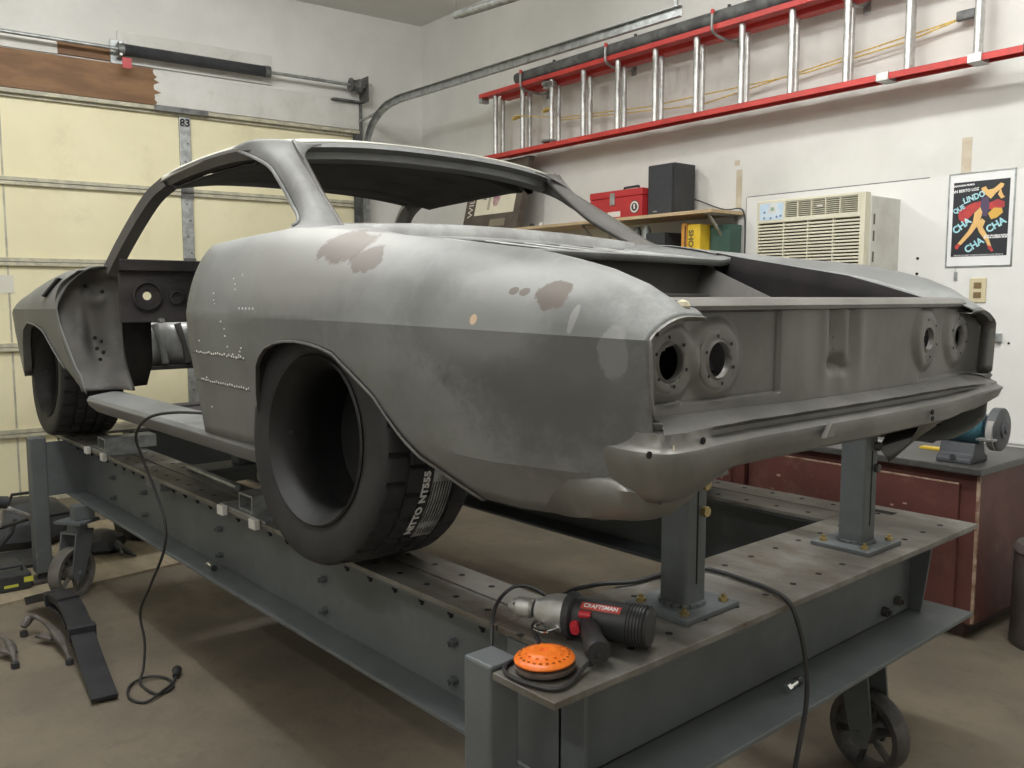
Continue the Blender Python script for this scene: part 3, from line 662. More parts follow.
for s in (1, -1):
    MB().grid([[(x, YC + s * v, dz(x, v)) for v in (.575, .62, .665)] for x in (1.78, 1.9, 2.0, 2.12)]).build('louvre_end', M_roof, lp, solid=.003)
for i in range(8):
    v = .56 - i * .16; sk_ = .05
    r_ = MB(); r_.grid([[(x, YC + v + a + (x - 1.8) * .18, dz(x, v) + dzz) for a, dzz in ((-.014, -.003), (-.010, .001), (.010, .001), (.014, -.003))] for x in (1.79, 1.9, 2.0, 2.11)]); r_.build('rib', M_bright, lp, smooth=40, solid=.003)
MB().grid([[(1.80, YC + v, 1.44), (2.12, YC + v, 1.46)] for v in (.62, 0, -.62)]).build('plenum_tray', M_inner, car, smooth=0, solid=.003)
fw = MB(); fw.grid([[(1.80 - .0 * j, YC + v, z) for j, z in enumerate((1.53, 1.44, 1.30, 1.05))] for v in (.58, .2, -.2, -.50, -.58)]); fw = fw.build('firewall', M_mid, car, smooth=0, solid=.006)
b = MB(); b.box((1.74, -2.43, 1.36), (1.795, -1.98, 1.42)); b.build('firewall_shelf', M_inner, fw, smooth=0, bevel=.006)
b = MB(); b.add([(1.80, -2.43, 1.52), (1.80, -2.36, 1.36), (1.42, -2.43, 1.36), (1.80, -2.435, 1.52), (1.80, -2.365, 1.36), (1.42, -2.435, 1.36)], [(0, 1, 2), (5, 4, 3), (0, 2, 5, 3), (0, 3, 4, 1), (1, 4, 5, 2)]); b.build('corner_gusset', M_mid, car, smooth=0)
for v in (.345, -.417):   # rear frame rails sitting on the stands
    b = MB(); b.box((1.02, YC + v - .035, 1.0905 if v > 0 else 1.0705), (2.3, YC + v + .035, 1.14)); b.build('frame_rail', M_mid, car, smooth=0, bevel=.006)
b = MB(); b.box((1.03, YC - .55, 1.09), (1.08, YC + .55, 1.15)); b.build('tail_crossmember', M_mid, car, smooth=0, bevel=.006)

# roof
r_hw = T([(2.58, .545), (2.8, .575), (3.17, .592), (3.59, .585)])
r_z = T([(2.58, 1.893), (2.7, 1.91), (2.85, 1.920), (3.17, 1.912), (3.4, 1.902), (3.59, 1.886)])
rows = []
for i in range(26):
    t = i / 25; row = []
    for j in range(33):
        s_ = -1 + 2 * j / 32; xr = 2.585 - .03 * (1 - s_ * s_); xf = 3.585 + .07 * (1 - s_ * s_)
        x = xr + (xf - xr) * t; hw = r_hw(x); z = r_z(x) + .058 * (1 - abs(s_) ** 2.6) * (.55 + .45 * min(1, (x - 2.55) / .35))
        row.append((x, YC - .0225 + s_ * (hw + .0225), z))
    row = [(row[0][0], row[0][1] - .012, row[0][2] - .022)] + row + [(row[-1][0], row[-1][1] + .012, row[-1][2] - .022)]
    rows.append(row)
MB().grid(rows).build('roof', mat('roof_painted_glare', (.62, .61, .54), (.50, .49, .44), 4, .5), car, smooth=60, solid=-.006, inner=M_inner)  # reflection of the ceiling tubes is painted in as a paler roof colour
MB().grid([[(x, y, z - .03 - (.035 if 3 < i < 22 else 0)) for x, y, z in r[1:-1]] for i, r in enumerate(rows[1:-1])]).build('roof_lining', M_inner, car, smooth=60, solid=.004)
for k in range(4):
    x = 2.75 + k * .22; b = MB(); b.tube([(x, YC - .02 + v, r_z(x) - .042 + .04 * (1 - abs(v / .55) ** 2)) for v in [-.50 + .0835 * i for i in range(13)]], .009, 6); b.build('roof_bow', M_inner, car)
for s in (1, -1):
    # drip rail and side rail, windscreen pillar
    b = MB(); pts = [(3.60, s * .585, 1.872), (3.4, s * .595, 1.886), (3.17, s * .60, 1.894), (2.95, s * .597, 1.898), (2.78, s * .585, 1.892), (2.72, s * .58, 1.87)]
    gs = .045 if s < 0 else 0
    P = spl([(x, YC + v - gs, z) for x, v, z in pts], 24)
    b.grid([[(p.x, p.y + s * o, p.z + dz_) for o, dz_ in ((0.004, .012), (.008, .0), (-.004, -.030), (-.03, -.036), (-.05, -.02), (-.04, .01), (0.004, .012))] for p in P]); b.build('side_rail', M_inner if 0 else M_mid, car, smooth=40)
    b = MB(); P = spl([(4.01, YC + s * .685 - gs, 1.525), (3.90, YC + s * .662 - gs, 1.63), (3.77, YC + s * .632 - gs, 1.745), (3.67, YC + s * .605 - gs, 1.825), (3.560, YC + s * .585 - gs, 1.868)], 16)
    b.grid([[(p.x + a, p.y + s * o, p.z + c) for a, o, c in ((-.026, .012, -.02), (.022, .014, .014), (.034, -.03, .022), (.01, -.045, .0), (-.03, -.03, -.03), (-.026, .012, -.02))] for p in P]); b.build('windscreen_pillar', M_mid, car, smooth=30)
    # rear pillar, outer skin
    c_ = [[(2.93, .588, 1.917), (2.78, .590, 1.924), (2.64, .567, 1.912), (2.555, .545, 1.897)],
          [(2.78, .592, 1.875), (2.68, .592, 1.882), (2.58, .572, 1.874), (2.515, .550, 1.858)],
          [(2.62, .602, 1.822), (2.56, .604, 1.828), (2.49, .588, 1.822), (2.440, .560, 1.796)],
          [(2.523, .617, 1.768), (2.46, .620, 1.772), (2.39, .606, 1.764), (2.345, .577, 1.724)],
          [(2.385, .647, 1.684), (2.32, .652, 1.690), (2.26, .640, 1.684), (2.218, .608, 1.652)],
          [(2.245, .700, 1.618), (2.20, .700, 1.616), (2.14, .68, 1.612), (2.098, .645, 1.596)],
          [(2.28, .745, 1.590), (2.20, .745, 1.592), (2.06, .72, 1.588), (2.02, .69, 1.580)]]
    g = loft([[(x, YC + s * v - gs * (1 if z > 1.64 else .4), z) for x, v, z in r_] for r_ in c_], 30, 12)
    g_ = [r_[-1] for r_ in g]; A_ = g_[9]; cc = Vector((2.53, YC + s * .552 - gs, 1.868)); B_ = Vector((2.565, YC - .0225 + s * .47, r_z(2.57) - .006 + .058 * .45 * (1 - .82 ** 2.6)))
    arc = [A_.lerp(cc, t).lerp(cc.lerp(B_, t), t) for t in [i / 8 for i in range(9)]]; edge = [g_[9 - i] for i in range(9)] 
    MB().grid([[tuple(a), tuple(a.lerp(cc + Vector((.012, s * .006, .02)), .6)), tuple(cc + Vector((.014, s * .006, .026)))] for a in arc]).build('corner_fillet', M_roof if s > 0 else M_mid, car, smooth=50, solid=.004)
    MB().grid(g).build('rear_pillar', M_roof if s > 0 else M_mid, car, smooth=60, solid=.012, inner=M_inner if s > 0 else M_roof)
    b = MB(); b.tube([tuple(Vector(r_[0]) + Vector((0, s * .004, 0))) for r_ in g[2:-3]], .006, 6); b.build('drip_edge', M_roof, car)
    # window channel along the rear glass
    b = MB(); b.grid([[tuple(Vector(r_[-1]) + Vector(d)) for d in ((.010, s * .008, .004), (-.002, 0, .006), (-.006, -s * .006, -.006), (.012, -s * .028, -.016), (.016, -s * .03, -.03))] for r_ in g]); b.build('window_channel', M_mid, car, smooth=40, solid=.002)
# rear header channel
hd = MB(); rr = []
for j in range(41):
    s_ = -1 + j / 20; x = 2.585 - .03 * (1 - s_ * s_); z = r_z(x) + .058 * (1 - abs(s_) ** 2.6) * (.55 + .45 * min(1, (x - 2.55) / .35)); y = YC - .0225 + s_ * .570
    k = 1 - abs(s_) ** 8
    rr.append([(x + .01, y, z + .004), (x - .006, y, z - .002), (x - .012, y, z - .016 * 1.0), (x + .004, y, z - .024), (x + .018, y, z - .028), (x + .022, y, z - .05), (x + .06, y, z - .06)])
hd.grid(rr).build('rear_header', M_roof, car, smooth=40, solid=.002)
b = MB(); b.tube([(3.6 + .06 * (1 - (v / .58) ** 2), YC - .0225 + v * 1.03, 1.868 + .045 * (1 - abs(v / .58) ** 2.6)) for v in [-.58 + .058 * i for i in range(21)]], .022, 8); b.build('front_header', M_mid, car)

# front fenders, cowl, nose
f_vc = T([(3.9, .862), (4.6, .868), (5.0, .855), (5.2, .82), (5.33, .775), (5.45, .69)])
f_zc = T([(3.9, 1.36), (5.0, 1.35), (5.45, 1.30)])
f_vr = T([(3.9, .74), (4.4, .75), (5.0, .73), (5.2, .69), (5.45, .58)])
f_zr = T([(3.9, 1.543), (4.1, 1.538), (4.35, 1.530), (4.6, 1.505), (4.8, 1.475), (4.95, 1.445), (5.15, 1.40), (5.3, 1.365), (5.45, 1.32)])
f_vi = T([(3.9, .66), (5.0, .64), (5.45, .5)])
f_zb = T([(3.9, .99), (3.95, 1.01), (4.11, 1.085), (4.25, 1.17), (4.40, 1.255), (4.54, 1.285), (4.69, 1.293), (4.80, 1.26), (4.88, 1.19), (4.95, 1.09), (5.0, 1.02), (5.06, 1.0), (5.2, 1.02), (5.45, 1.10)])
f_edge = T([(.95, -.02), (1.0, 0.0), (1.1, .07), (1.2, .15), (1.30, .215), (1.38, .225), (1.46, .18), (1.52, .10), (1.54, .06)])
XF = [3.93, 3.97, 4.02, 4.08, 4.14, 4.2, 4.26, 4.32, 4.38, 4.44, 4.5, 4.56, 4.62, 4.69, 4.75, 4.80, 4.84, 4.88, 4.92, 4.95, 4.98, 5.02, 5.06, 5.12, 5.16, 5.20, 5.25, 5.30, 5.34, 5.38]
def ftuck(x, z, zc): d = zc - z; return .10 * min(d, .1) + max(0, d - .1) * .13
for s in (1, -1):
    rows = side_cols(XF, f_vc, f_zc, f_vr, f_zr, f_vi, f_zb, s, tk=ftuck, inner=.004)
    def warp(p):
        x, y, z = p
        k = max(0, 1 - (x - 3.93) / .5)
        return (x + f_edge(z) * k * (1.0 if z > 1.1 else .5), y, z)
    rows = [[warp(p) for p in r] for r in rows]
    fp = MB().grid(rows).build('front_fender', M_body, car, smooth=20, solid=.004)
    fl = MB(); e = [r[0] for r in rows if 4.1 <= r[0][0] <= 5.02]
    fl.grid([[(x, y + s * .004, z + .002), (x, y + s * .005, z - .006), (x, y - s * .03, z - .008), (x, y - s * .034, z + .02)] for x, y, z in e]); fl.build('arch_flange', M_body, fp, smooth=50, solid=.002)
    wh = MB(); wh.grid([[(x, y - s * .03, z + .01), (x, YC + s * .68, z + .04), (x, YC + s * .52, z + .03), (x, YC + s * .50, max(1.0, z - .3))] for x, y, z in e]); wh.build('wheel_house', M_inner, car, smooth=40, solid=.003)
    if s > 0:
        b = MB(); y = -1.035
        b.add([(4.29, -1.076, 1.488), (4.26, -1.080, 1.49), (4.36, -1.036, 1.408), (4.39, -1.036, 1.411), (4.29, -1.055, 1.494), (4.26, -1.058, 1.496), (4.36, -1.015, 1.412), (4.39, -1.015, 1.415)], [(0, 1, 2, 3), (4, 7, 6, 5), (0, 4, 5, 1), (1, 5, 6, 2), (2, 6, 7, 3), (3, 7, 4, 0)]); b.build('marker_slot', M_hole, fp, smooth=0)
    # hinge pillar with pressed pockets
    ed = [(4.03, -1.08, 1.525), (4.16, -1.035, 1.46), (4.20, -1.025, 1.36), (4.15, -1.03, 1.24), (4.06, -1.04, 1.12), (3.97, -1.055, 1.01)]
    m1 = [(4.04, -1.155, 1.53), (4.12, -1.13, 1.46), (4.15, -1.13, 1.36), (4.12, -1.135, 1.24), (4.06, -1.14, 1.12), (3.93, -1.14, 1.015)]
    m2 = [(4.02, -1.20, 1.535), (4.08, -1.205, 1.46), (4.09, -1.205, 1.36), (4.08, -1.205, 1.24), (4.02, -1.20, 1.12), (3.86, -1.18, 1.02)]
    m3 = [(4.02, -1.25, 1.54), (4.06, -1.255, 1.46), (4.07, -1.26, 1.36), (4.07, -1.26, 1.24), (4.01, -1.25, 1.12), (3.78, -1.20, 1.02)]
    m4 = [(4.09, -1.27, 1.54), (4.12, -1.275, 1.46), (4.14, -1.28, 1.36), (4.14, -1.28, 1.24), (4.07, -1.27, 1.12), (3.84, -1.23, 1.015)]
    g = loft([[(x, YC + s * (y - YC), z) for x, y, z in l_] for l_ in (ed, m1, m2, m3, m4)], 28, 40)
    for i, r_ in enumerate(g):
        for j, p in enumerate(r_):
            d = 0
            for (ci, cj, ri, rj, dd) in ((9, 7, 3.2, 3, .035), (10, 13, 2.6, 2.2, -.028), (9, 25, 3.4, 5, .035), (13, 3, 3, 2, -.02), (13, 31, 3, 3, .02), (5, 18, 1.6, 9, -.02), (19, 20, 1.5, 14, -.018)):
                d += dd * math.exp(-((i - ci) / ri) ** 2 - ((j - cj) / rj) ** 2)
            p.x += d
    hp = MB().grid(g).build('hinge_pillar', M_mid, car, smooth=60, solid=.003)
    h = MB()
    for (i, j) in ((9, 24), (9, 27), (11, 25), (9, 30), (11, 28), (7, 8), (12, 10)):
        p = g[i][j]; h.cyl((p.x - .012, p.y, p.z), (p.x - .004, p.y, p.z), .008, 8)
    h.build('hinge_bolt_hole', M_hole, hp)
    # rocker
    P = [(.68, .955), (.68, 1.006), (.71, 1.010), (.78, 1.000), (.812, .994), (.822, .978), (.812, .955), (.78, .925), (.72, .922)]
    b = MB(); b.prism([(v * s, z) for v, z in P], axes((2.262, YC, 0), (0, 1, 0), (0, 0, 1), (1, 0, 0)), 1.66); b.build('rocker_sill', M_body if s > 0 else M_body, car, smooth=30, bevel=.003)
b = MB(); b.grid([[(x, YC + v, 1.548 + .018 * (1 - (v / .68) ** 2) - (x - 3.98) * .05) for v in [-.68 + .068 * i for i in range(21)]] for x in (3.98, 4.08, 4.2, 4.3)]); b.build('cowl_panel', M_body, car, smooth=50, solid=.004)
b = MB(); b.grid([[(5.47 + .04 * (1 - (v / .6) ** 2) - .1 * max(0, abs(v) - .55), YC + v, z) for z in (1.08, 1.2, 1.3, 1.345)] for v in [-.62 + .062 * i for i in range(21)]]); b.build('nose_panel', M_body, car, smooth=50, solid=.004)
# dash, kick area, front bulkhead
ds = MB(); nY, nZ = 200, 44; G = []
gx = [(-1.315, 1.415, .062), (-1.44, 1.41, .03), (-2.3, 1.42, .045)]
for i in range(nY):
    y = -1.20 - 1.36 * i / (nY - 1); G.append([(3.90 - (.03 if abs(z - 1.55) < .03 else 0) - .012 * sin(z * 40) * .3, y, z) for z in [1.30 + .27 * j / (nZ - 1) for j in range(nZ)]])
def sk2(i, j):
    y = -1.20 - 1.36 * (i + .5) / (nY - 1); z = 1.30 + .27 * (j + .5) / (nZ - 1); return math.hypot(y + 1.315, z - 1.415) < .024
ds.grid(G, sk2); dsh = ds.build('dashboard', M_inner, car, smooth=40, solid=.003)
b = MB(); b.grid([[(3.88, y, 1.568), (3.98, y, 1.575), (4.0, y, 1.56)] for y in (-1.24, -1.9, -2.5)]); b.build('dash_top', M_body, car, smooth=40, solid=.003)
for (a, b_, c) in gx[:2] + gx[2:]:
    r = MB(); r.lathe([(c, 0), (c, .012), (c - .006, .014), (c - .008, 0), (.018 if a > -1.35 else .001, .001)], axes((3.895, a, b_), (0, 1, 0), (0, 0, 1), (-1, 0, 0)), 24); r.build('gauge_ring', M_inner, dsh)
b = MB(); b.cyl((3.90, -1.365, 1.308), (3.86, -1.365, 1.308), .011, 12); b.build('switch_stub', M_bright, dsh)
b = MB(); b.grid([[(4.10, -1.25, z), (4.16, -1.33, z), (4.2, -1.43 + (.03 if z < 1.1 else 0), z)] for z in (1.32, 1.2, 1.1, 1.0)]); b.build('kick_panel', M_inner, car, smooth=30, solid=.003)
bk = MB(); nb = 30; G = []
for i in range(nb):
    y = -1.50 - .9 * i / (nb - 1); G.append([(4.75 + .02 * sin(i * 1.1) + (.02 if j in (0, 5) else 0), y, 1.045 + .235 * j / 5) for j in range(6)])
bk.grid(G); bk = bk.build('front_bulkhead', M_bright, car, smooth=40, solid=.003)
b = MB(); b.box((4.72, -2.45, 1.025), (4.78, -1.45, 1.045)); b.build('bulkhead_flange', M_inner, bk, smooth=0)
for y in (-1.56, -1.68, -1.80): 
    b = MB(); b.tube([(4.73, y, 1.06), (4.72, y + .02, 1.16), (4.73, y + .05, 1.27)], [.02, .014, .02], 8); b.build('pressed_rib', M_mid if y != -1.68 else M_bright, bk)
b = MB(); b.grid([[(x, y, .955) for x in (2.28, 3.0, 3.62)] for y in (-1.16, -1.88, -2.60)]); b.build('floor_pan', M_inner, car, smooth=0, solid=.004)
b = MB(); b.grid([[(x, YC + v, .955 + .015 * math.exp(-(v / .1) ** 4)) for x in (2.28, 3.62)] for v in [-.16 + .02 * i for i in range(17)]]); b.build('floor_tunnel', M_inner, car, smooth=40, solid=.003)
for v in (.345, -.417):
    b = MB(); b.box((2.3, YC + v - .03, .93), (3.7, YC + v + .03, .956)); b.build('frame_rail', M_mid, car, smooth=0, bevel=.004)
b = MB(); b.box((3.6, -2.55, .93), (3.68, -1.2, .965)); b.build('toe_crossmember', M_inner, car, smooth=0, bevel=.004)
# ------------------------------------------------------------ wheels
M_tyre = mat('tyre_rubber', (.019, .019, .021), (.028, .028, .030), 10, .62, bump=.05, bscale=60)
M_rim = mat('dull_black_rim', (.026, .025, .025), (.018, .018, .019), 6, .55, .3)
RT, WT = .326, .275
def wheel(label):
    t = thing('wheel', label, 'wheel', (0, 0, 0), group=None)
    M = zaxis((0, 0, 0), (0, 1, 0)); h = WT / 2
    prof = [(0.2160, -h + .02), (0.2180, -h + .005), (0.2290, -h + .001), (0.2460, -h - .003), (0.2930, -h - .004), (0.3085, -h - .001), (0.3180, -h + .006), (0.3225, -h + .016), (0.3230, -h + .060), (0.3170, -h + .062), (0.3170, -h + .068), (0.3245, -h + .070), (0.3255, -.030), (0.3170, -.029), (0.3170, -.021), (0.3260, -.020), (0.3260, .020), (0.3170, .021), (0.3170, .029), (0.3255, .030), (0.3245, h - .070), (0.3170, h - .068), (0.3170, h - .062), (0.3230, h - .060), (0.3225, h - .016), (0.3180, h - .006), (0.3085, h + .001), (0.2930, h + .004), (0.2460, h + .003), (0.2290, h - .001), (0.2180, h - .005), (0.2160, h - .02)]
    def mod(r, hh, k, i):
        if r > .3205:
            kk = (k + (0 if abs(hh) > .07 else 4)) % 9
            if kk == 0: return r - .010
        return r
    MB().lathe(prof, M, 252, closed=True, mod=mod).build('tyre', M_tyre, t, smooth=30)
    b = MB(); b.lathe([(0.218, -h + .006), (0.224, -h - .002), (0.218, -h - .006), (0.212, -h + .002), (0.206, -h + .02), (0.200, -h + .05), (0.200, 0), (0.183, .03), (0.183, h - .05), (0.203, h - .02), (0.212, h - .004), (0.218, h + .005), (0.224, h + .001), (0.218, h - .006)], M, 64)
    b.lathe([(0.216, -h + .018), (0.210, -h + .05), (0.210, 0), (0.192, .03), (0.192, h - .06), (0.214, h - .02)], M, 64)
    rim = b.build('rim', M_rim, t)
    b = MB(); b.lathe([(0.194, -.070), (0.128, -.085), (0.073, -.075), (.060, -.080), (.032, -.080), (.032, -.090), (.06, -.092), (0.078, -.088), (0.128, -.098), (0.194, -.082)], M, 48, closed=True)
    b.build('rim_centre', M_rim, rim)
    for k in range(5):
        a = 2 * pi * k / 5; p = (cos(a) * .057, 0, sin(a) * .057); h_ = MB(); h_.cyl((p[0], -.0745, p[2]), (p[0], -.076, p[2]), .008, 10); h_.build('lug_hole', M_hole, rim)
    b = MB(); b.cyl((.193, h - .045, .0), (.17, h - .035, .0), .005, 8); b.build('valve_stem', M_dark, rim)
    return t
w0 = wheel('large black tyre on a deep dish rim, in the rear wheel arch nearest the camera')
cam_ = R(5)
w0.location = (1.965, -1.052 - WT / 2, BT + .3235); w0.rotation_euler = (R(3), R(0), R(3)); w0.scale = (.975, 1, .975)
# sticker and white lettering on the tread (local frame: axle = y, tread radius RT, angle measured from -x towards -z)
def wrapr(a0, y0, flip=1, lift=.0012):
    def fn(c):   # c.x along circumference, c.y along axle
        a = a0 + c.x / RT; r = RT + lift + c.z
        return Vector((-cos(a) * r, y0 + c.y, -sin(a) * r))
    return fn
M_stk = mat('tread_sticker', (.36, .36, .35), (.22, .22, .22), 40, .6); M_let = mat('white_lettering', (.72, .72, .70), rough=.6); M_pink = mat('pink_dot', (.75, .12, .2), rough=.6)
g = MB(); fn = wrapr(R(22), -.016, lift=.0010)
g.grid([[tuple(fn(Vector((x, y + .02 * (x / .16) * 0, 0)))) for y in (-.045, -.015, .015)] for x in [-.125 + .25 * i / 20 for i in range(21)]]); g.build('tread_sticker', M_stk, w0, fr=Matrix.Identity(4), solid=.0008, label='grey paper label stuck across the tread')
g = MB(); fn2 = wrapr(R(22), -.05, lift=.003); g.grid([[tuple(fn2(Vector((-.085 + r_ * cos(a), r_ * sin(a), 0)))) for r_ in (0.0005, .012)] for a in [2 * pi * i / 16 for i in range(17)]]); g.build('sticker_dot', M_pink, w0, fr=Matrix.Identity(4), solid=.0008)
for k in range(7):
    g = MB(); fn3 = wrapr(R(22), -.016, lift=.0022); yy = -.040 + k * .0085
    g.grid([[tuple(fn3(Vector((x, yy + d, 0)))) for d in (0, .003)] for x in (-.05, 0, .05, .11)]); g.build('small_print', M_hole, w0, fr=Matrix.Identity(4), solid=.0004)
FR[w0] = Matrix.Identity(4)
for s_, x0 in (('NT555', -.038), ('NITTO', .062)):
    # reading up the tread
    fn4 = wrapr(R(22), .018, lift=.001)
    text('tread_lettering', s_, .026, None, M_let, w0, depth=.0004, bold=.0012, sx=1.15, wrap=lambda c, x0=x0, fn4=fn4: fn4(Vector((x0 - c.x, c.y - .0, c.z))))
w1 = wheel('black tyre on a deep dish rim, in the front wheel arch near the garage door')
w1.scale = (.94, 1, .94); w1.location = (4.735, -1.10 - WT / 2, BT + .3085); w1.rotation_euler = (R(2), 0, R(0))
for (x, y, ry, lab) in ((2.0, YC * 2 + 1.11 + WT / 2, 180, 'black tyre and rim in the rear arch on the cabinet side'), (4.72, YC * 2 + 1.11 + WT / 2, 180, 'black tyre and rim in the front arch on the cabinet side')):
    d_ = dup(w1, (x, y, BT + .3085), R(180), lab)
# ------------------------------------------------------------ ladder wall
M_lred = mat('ladder_red_fibreglass', (.60, .055, .045), (.48, .04, .035), 5, .45, c3=(.3, .05, .04), s3=20, a3=.4)
M_alu = mat('ladder_aluminium', (.60, .60, .58), (.46, .46, .45), 25, .42, .7)
M_rope = mat('yellow_rope', (.70, .52, .12), (.5, .36, .1), 60, .8)
M_pipe = mat('dark_mottled_pipe', (.17, .175, .17), (.09, .09, .09), 14, .6, .2)
ld = rthing('extension_ladder', 'long red extension ladder hung on its side on the wall', 'ladder', 3.1, 0, 2.42)
def chan(s0, s1, o0, o1, z0, z1, open_up, name='rail'):
    """channel rail: web horizontal at z (facing the rungs), flanges away"""
    b = MB(RW); t = .004
    zw = z0 if open_up else z1 - t
    b.box((s0, o0, zw), (s1, o1, zw + t)); b.box((s0, o0, z0), (s1, o0 + t, z1)); b.box((s0, o1 - t, z0), (s1, o1, z1))
    return b.build(name, M_lred, ld, smooth=0, bevel=.001)
chan(1.15, 4.95, .17, .245, 2.895, 2.925, True); chan(1.15, 4.95, .17, .245, 2.435, 2.465, False)
chan(1.30, 4.70, .075, .150, 2.875, 2.905, True); chan(1.30, 4.70, .075, .150, 2.455, 2.485, False)
for i in range(12):
    s_ = 1.305 + .3125 * i
    for o_, dz_ in ((.207, 0), (.112, 0)):
        b = MB(RW); b.cyl((s_ - (0 if o_ > .15 else .035), o_, 2.46), (s_ - (0 if o_ > .15 else .035), o_, 2.90), .018, 14); b.build('rung', M_alu, ld)
b = MB(RW); b.box((4.945, .165, 2.43), (4.99, .25, 2.47)); b.build('end_cap', M_dark, ld, smooth=0, bevel=.003)
for s_, w_ in ((4.30, .10), (4.72, .10)):
    b = MB(RW); b.box((s_, .160, 2.430), (s_ + w_ * .6, .255, 2.470)); b.build('rail_guide', M_alu, ld, smooth=0, bevel=.002)
b = MB(RW); b.box((1.145, .17, 2.86), (1.18, .245, 2.895)); b.build('rail_foot', M_galv, ld, smooth=0, bevel=.004)
for z_ in (2.86, 2.475):
    b = MB(RW); b.lathe([(0, 0), (.05, 0), (.055, .008), (.05, .018), (0, .018)], Matrix.Translation((1.905, .21, z_)), 20); b.v = [Vector(RW(1.905 + (v.x - RW(0, 0, 0)[0]) * 0, 0, 0)) for v in b.v] if 0 else b.v; b.build('rung_lock', M_galv, ld)
b = MB(RW); b.box((1.86, .19, 2.84), (1.96, .225, 2.88)); b.build('rung_lock_plate', M_galv, ld, smooth=0, bevel=.003)
rp = MB(RW); rp.tube([(1.56, .23, 2.69), (1.60, .24, 2.70), (1.9, .09, 2.66), (2.7, .09, 2.60), (3.8, .06, 2.60), (4.34, .06, 2.64), (4.62, .06, 2.69)], .004, 6); rp.tube([(1.9, .10, 2.64), (3.1, .06, 2.55), (4.62, .06, 2.69)], .004, 6)
for s_ in (1.57, 1.90):
    rp.tube([(s_ - .03, .235, 2.69), (s_ + .02, .24, 2.70), (s_ + .04, .19, 2.69), (s_ - .02, .185, 2.70), (s_ - .03, .235, 2.68)], .007, 6)
rp = rp.build('pull_rope', M_rope, ld)
b = MB(RW); b.cbox((0, 0, 0), (0, 0, 0)) if 0 else b.box((4.58, .05, 2.675), (4.66, .075, 2.72)); b.build('rope_pulley', M_dgalv, ld, smooth=0, bevel=.006)
# hooks
for i, s_ in enumerate((1.66, 2.50, 3.33, 4.10)):
    b = MB(RW); P = spl([(s_, .0, 2.90), (s_, .06, 2.862), (s_, .20, 2.866), (s_, .258, 2.885), (s_, .265, 2.93), (s_, .262, 2.985)], 16); b.tube([tuple(p) for p in P], .008, 8); b.box((s_ - .02, 0, 2.84), (s_ + .02, .004, 2.93))
    o = b.build('wall_hook', M_galv, None); props(o, 'steel wall hook carrying the ladder, ' + ['at the rail end nearest the garage door', 'second from the garage door', 'above the loudspeaker', 'above the air conditioner'][i], 'hook', 'hooks that carry the ladder')
    b = MB(RW); b.tube([(s_, .262, 2.975), (s_, .260, 3.0)], .011, 8); b.build('hook_tip', M_lred, o)
b = MB(RW); b.tube([(1.56, .205, 2.967), (4.9, .205, 2.967)], [.040, .040], 20); o = b.build('grey_pipe', M_pipe, None); props(o, 'long dark grey pipe lying on top of the red ladder', 'pipe')
for s_ in (1.95, 2.7, 3.4): 
    b = MB(RW); b.cyl((s_, .205, 3.0), (s_, .205, 3.02), .01, 8); b.build('pipe_screw', M_dark, o)
# shelf and what stands on it
M_wood = mat('shelf_pine', (.55, .42, .26), (.46, .34, .20), 4, .65, stretch=(1, 8, 8), c3=(.3, .2, .1), s3=10, a3=.3)
sh = rthing('wall_shelf', 'long raw pine shelf on the wall under the ladder', 'shelf', 2.0, 0, 1.885)
MB(RW).box((.70, 0, 1.885), (3.385, .30, 1.905)).build('board', M_wood, sh, smooth=0, bevel=.002)
for s_ in (3.33, 2.3, 1.1):
    b = MB(RW); b.tube([(s_, .26, 1.88), (s_, .01, 1.66)], .009, 4); b.box((s_ - .012, 0, 1.62), (s_ + .012, .006, 1.885)); b.box((s_ - .012, 0, 1.879), (s_ + .012, .28, 1.885)); b.build('bracket', M_galv, sh, smooth=0)
sh2 = rthing('wall_shelf', 'lower pine shelf on the wall, mostly hidden behind the car', 'shelf', 2.6, 0, 1.55)
MB(RW).box((1.9, 0, 1.55), (3.56, .28, 1.57)).build('board', M_wood, sh2, smooth=0)
for s_ in (2.1, 3.4):
    b = MB(RW); b.tube([(s_, .24, 1.548), (s_, .01, 1.33)], .009, 4); b.build('bracket', M_galv, sh2)
tb = rthing('toolbox', 'red steel toolbox with a black handle on the pine shelf', 'toolbox', 2.57, .2, 1.905)
MB(RW).box((2.40, .10, 1.905), (2.85, .29, 2.03)).build('body', M_red, tb, smooth=0, bevel=.004)
MB(RW).box((2.397, .098, 2.031), (2.853, .293, 2.075)).build('lid', M_red, tb, smooth=0, bevel=.006)
b = MB(RW); b.tube([(2.60, .19, 2.075), (2.61, .19, 2.100), (2.73, .19, 2.102), (2.74, .19, 2.075)], .008, 8); b.build('handle', M_dark, tb)
b = MB(RW); b.box((2.585, .29, 1.985), (2.625, .30, 2.06)); b.build('latch', M_galv, tb, smooth=0, bevel=.003)
M_lab = mat('pale_label', (.72, .66, .60), rough=.6)
b = MB(RW); b.box((2.56, .290, 1.912), (2.67, .2915, 1.945)); b.build('sticker', M_lab, tb, smooth=0)
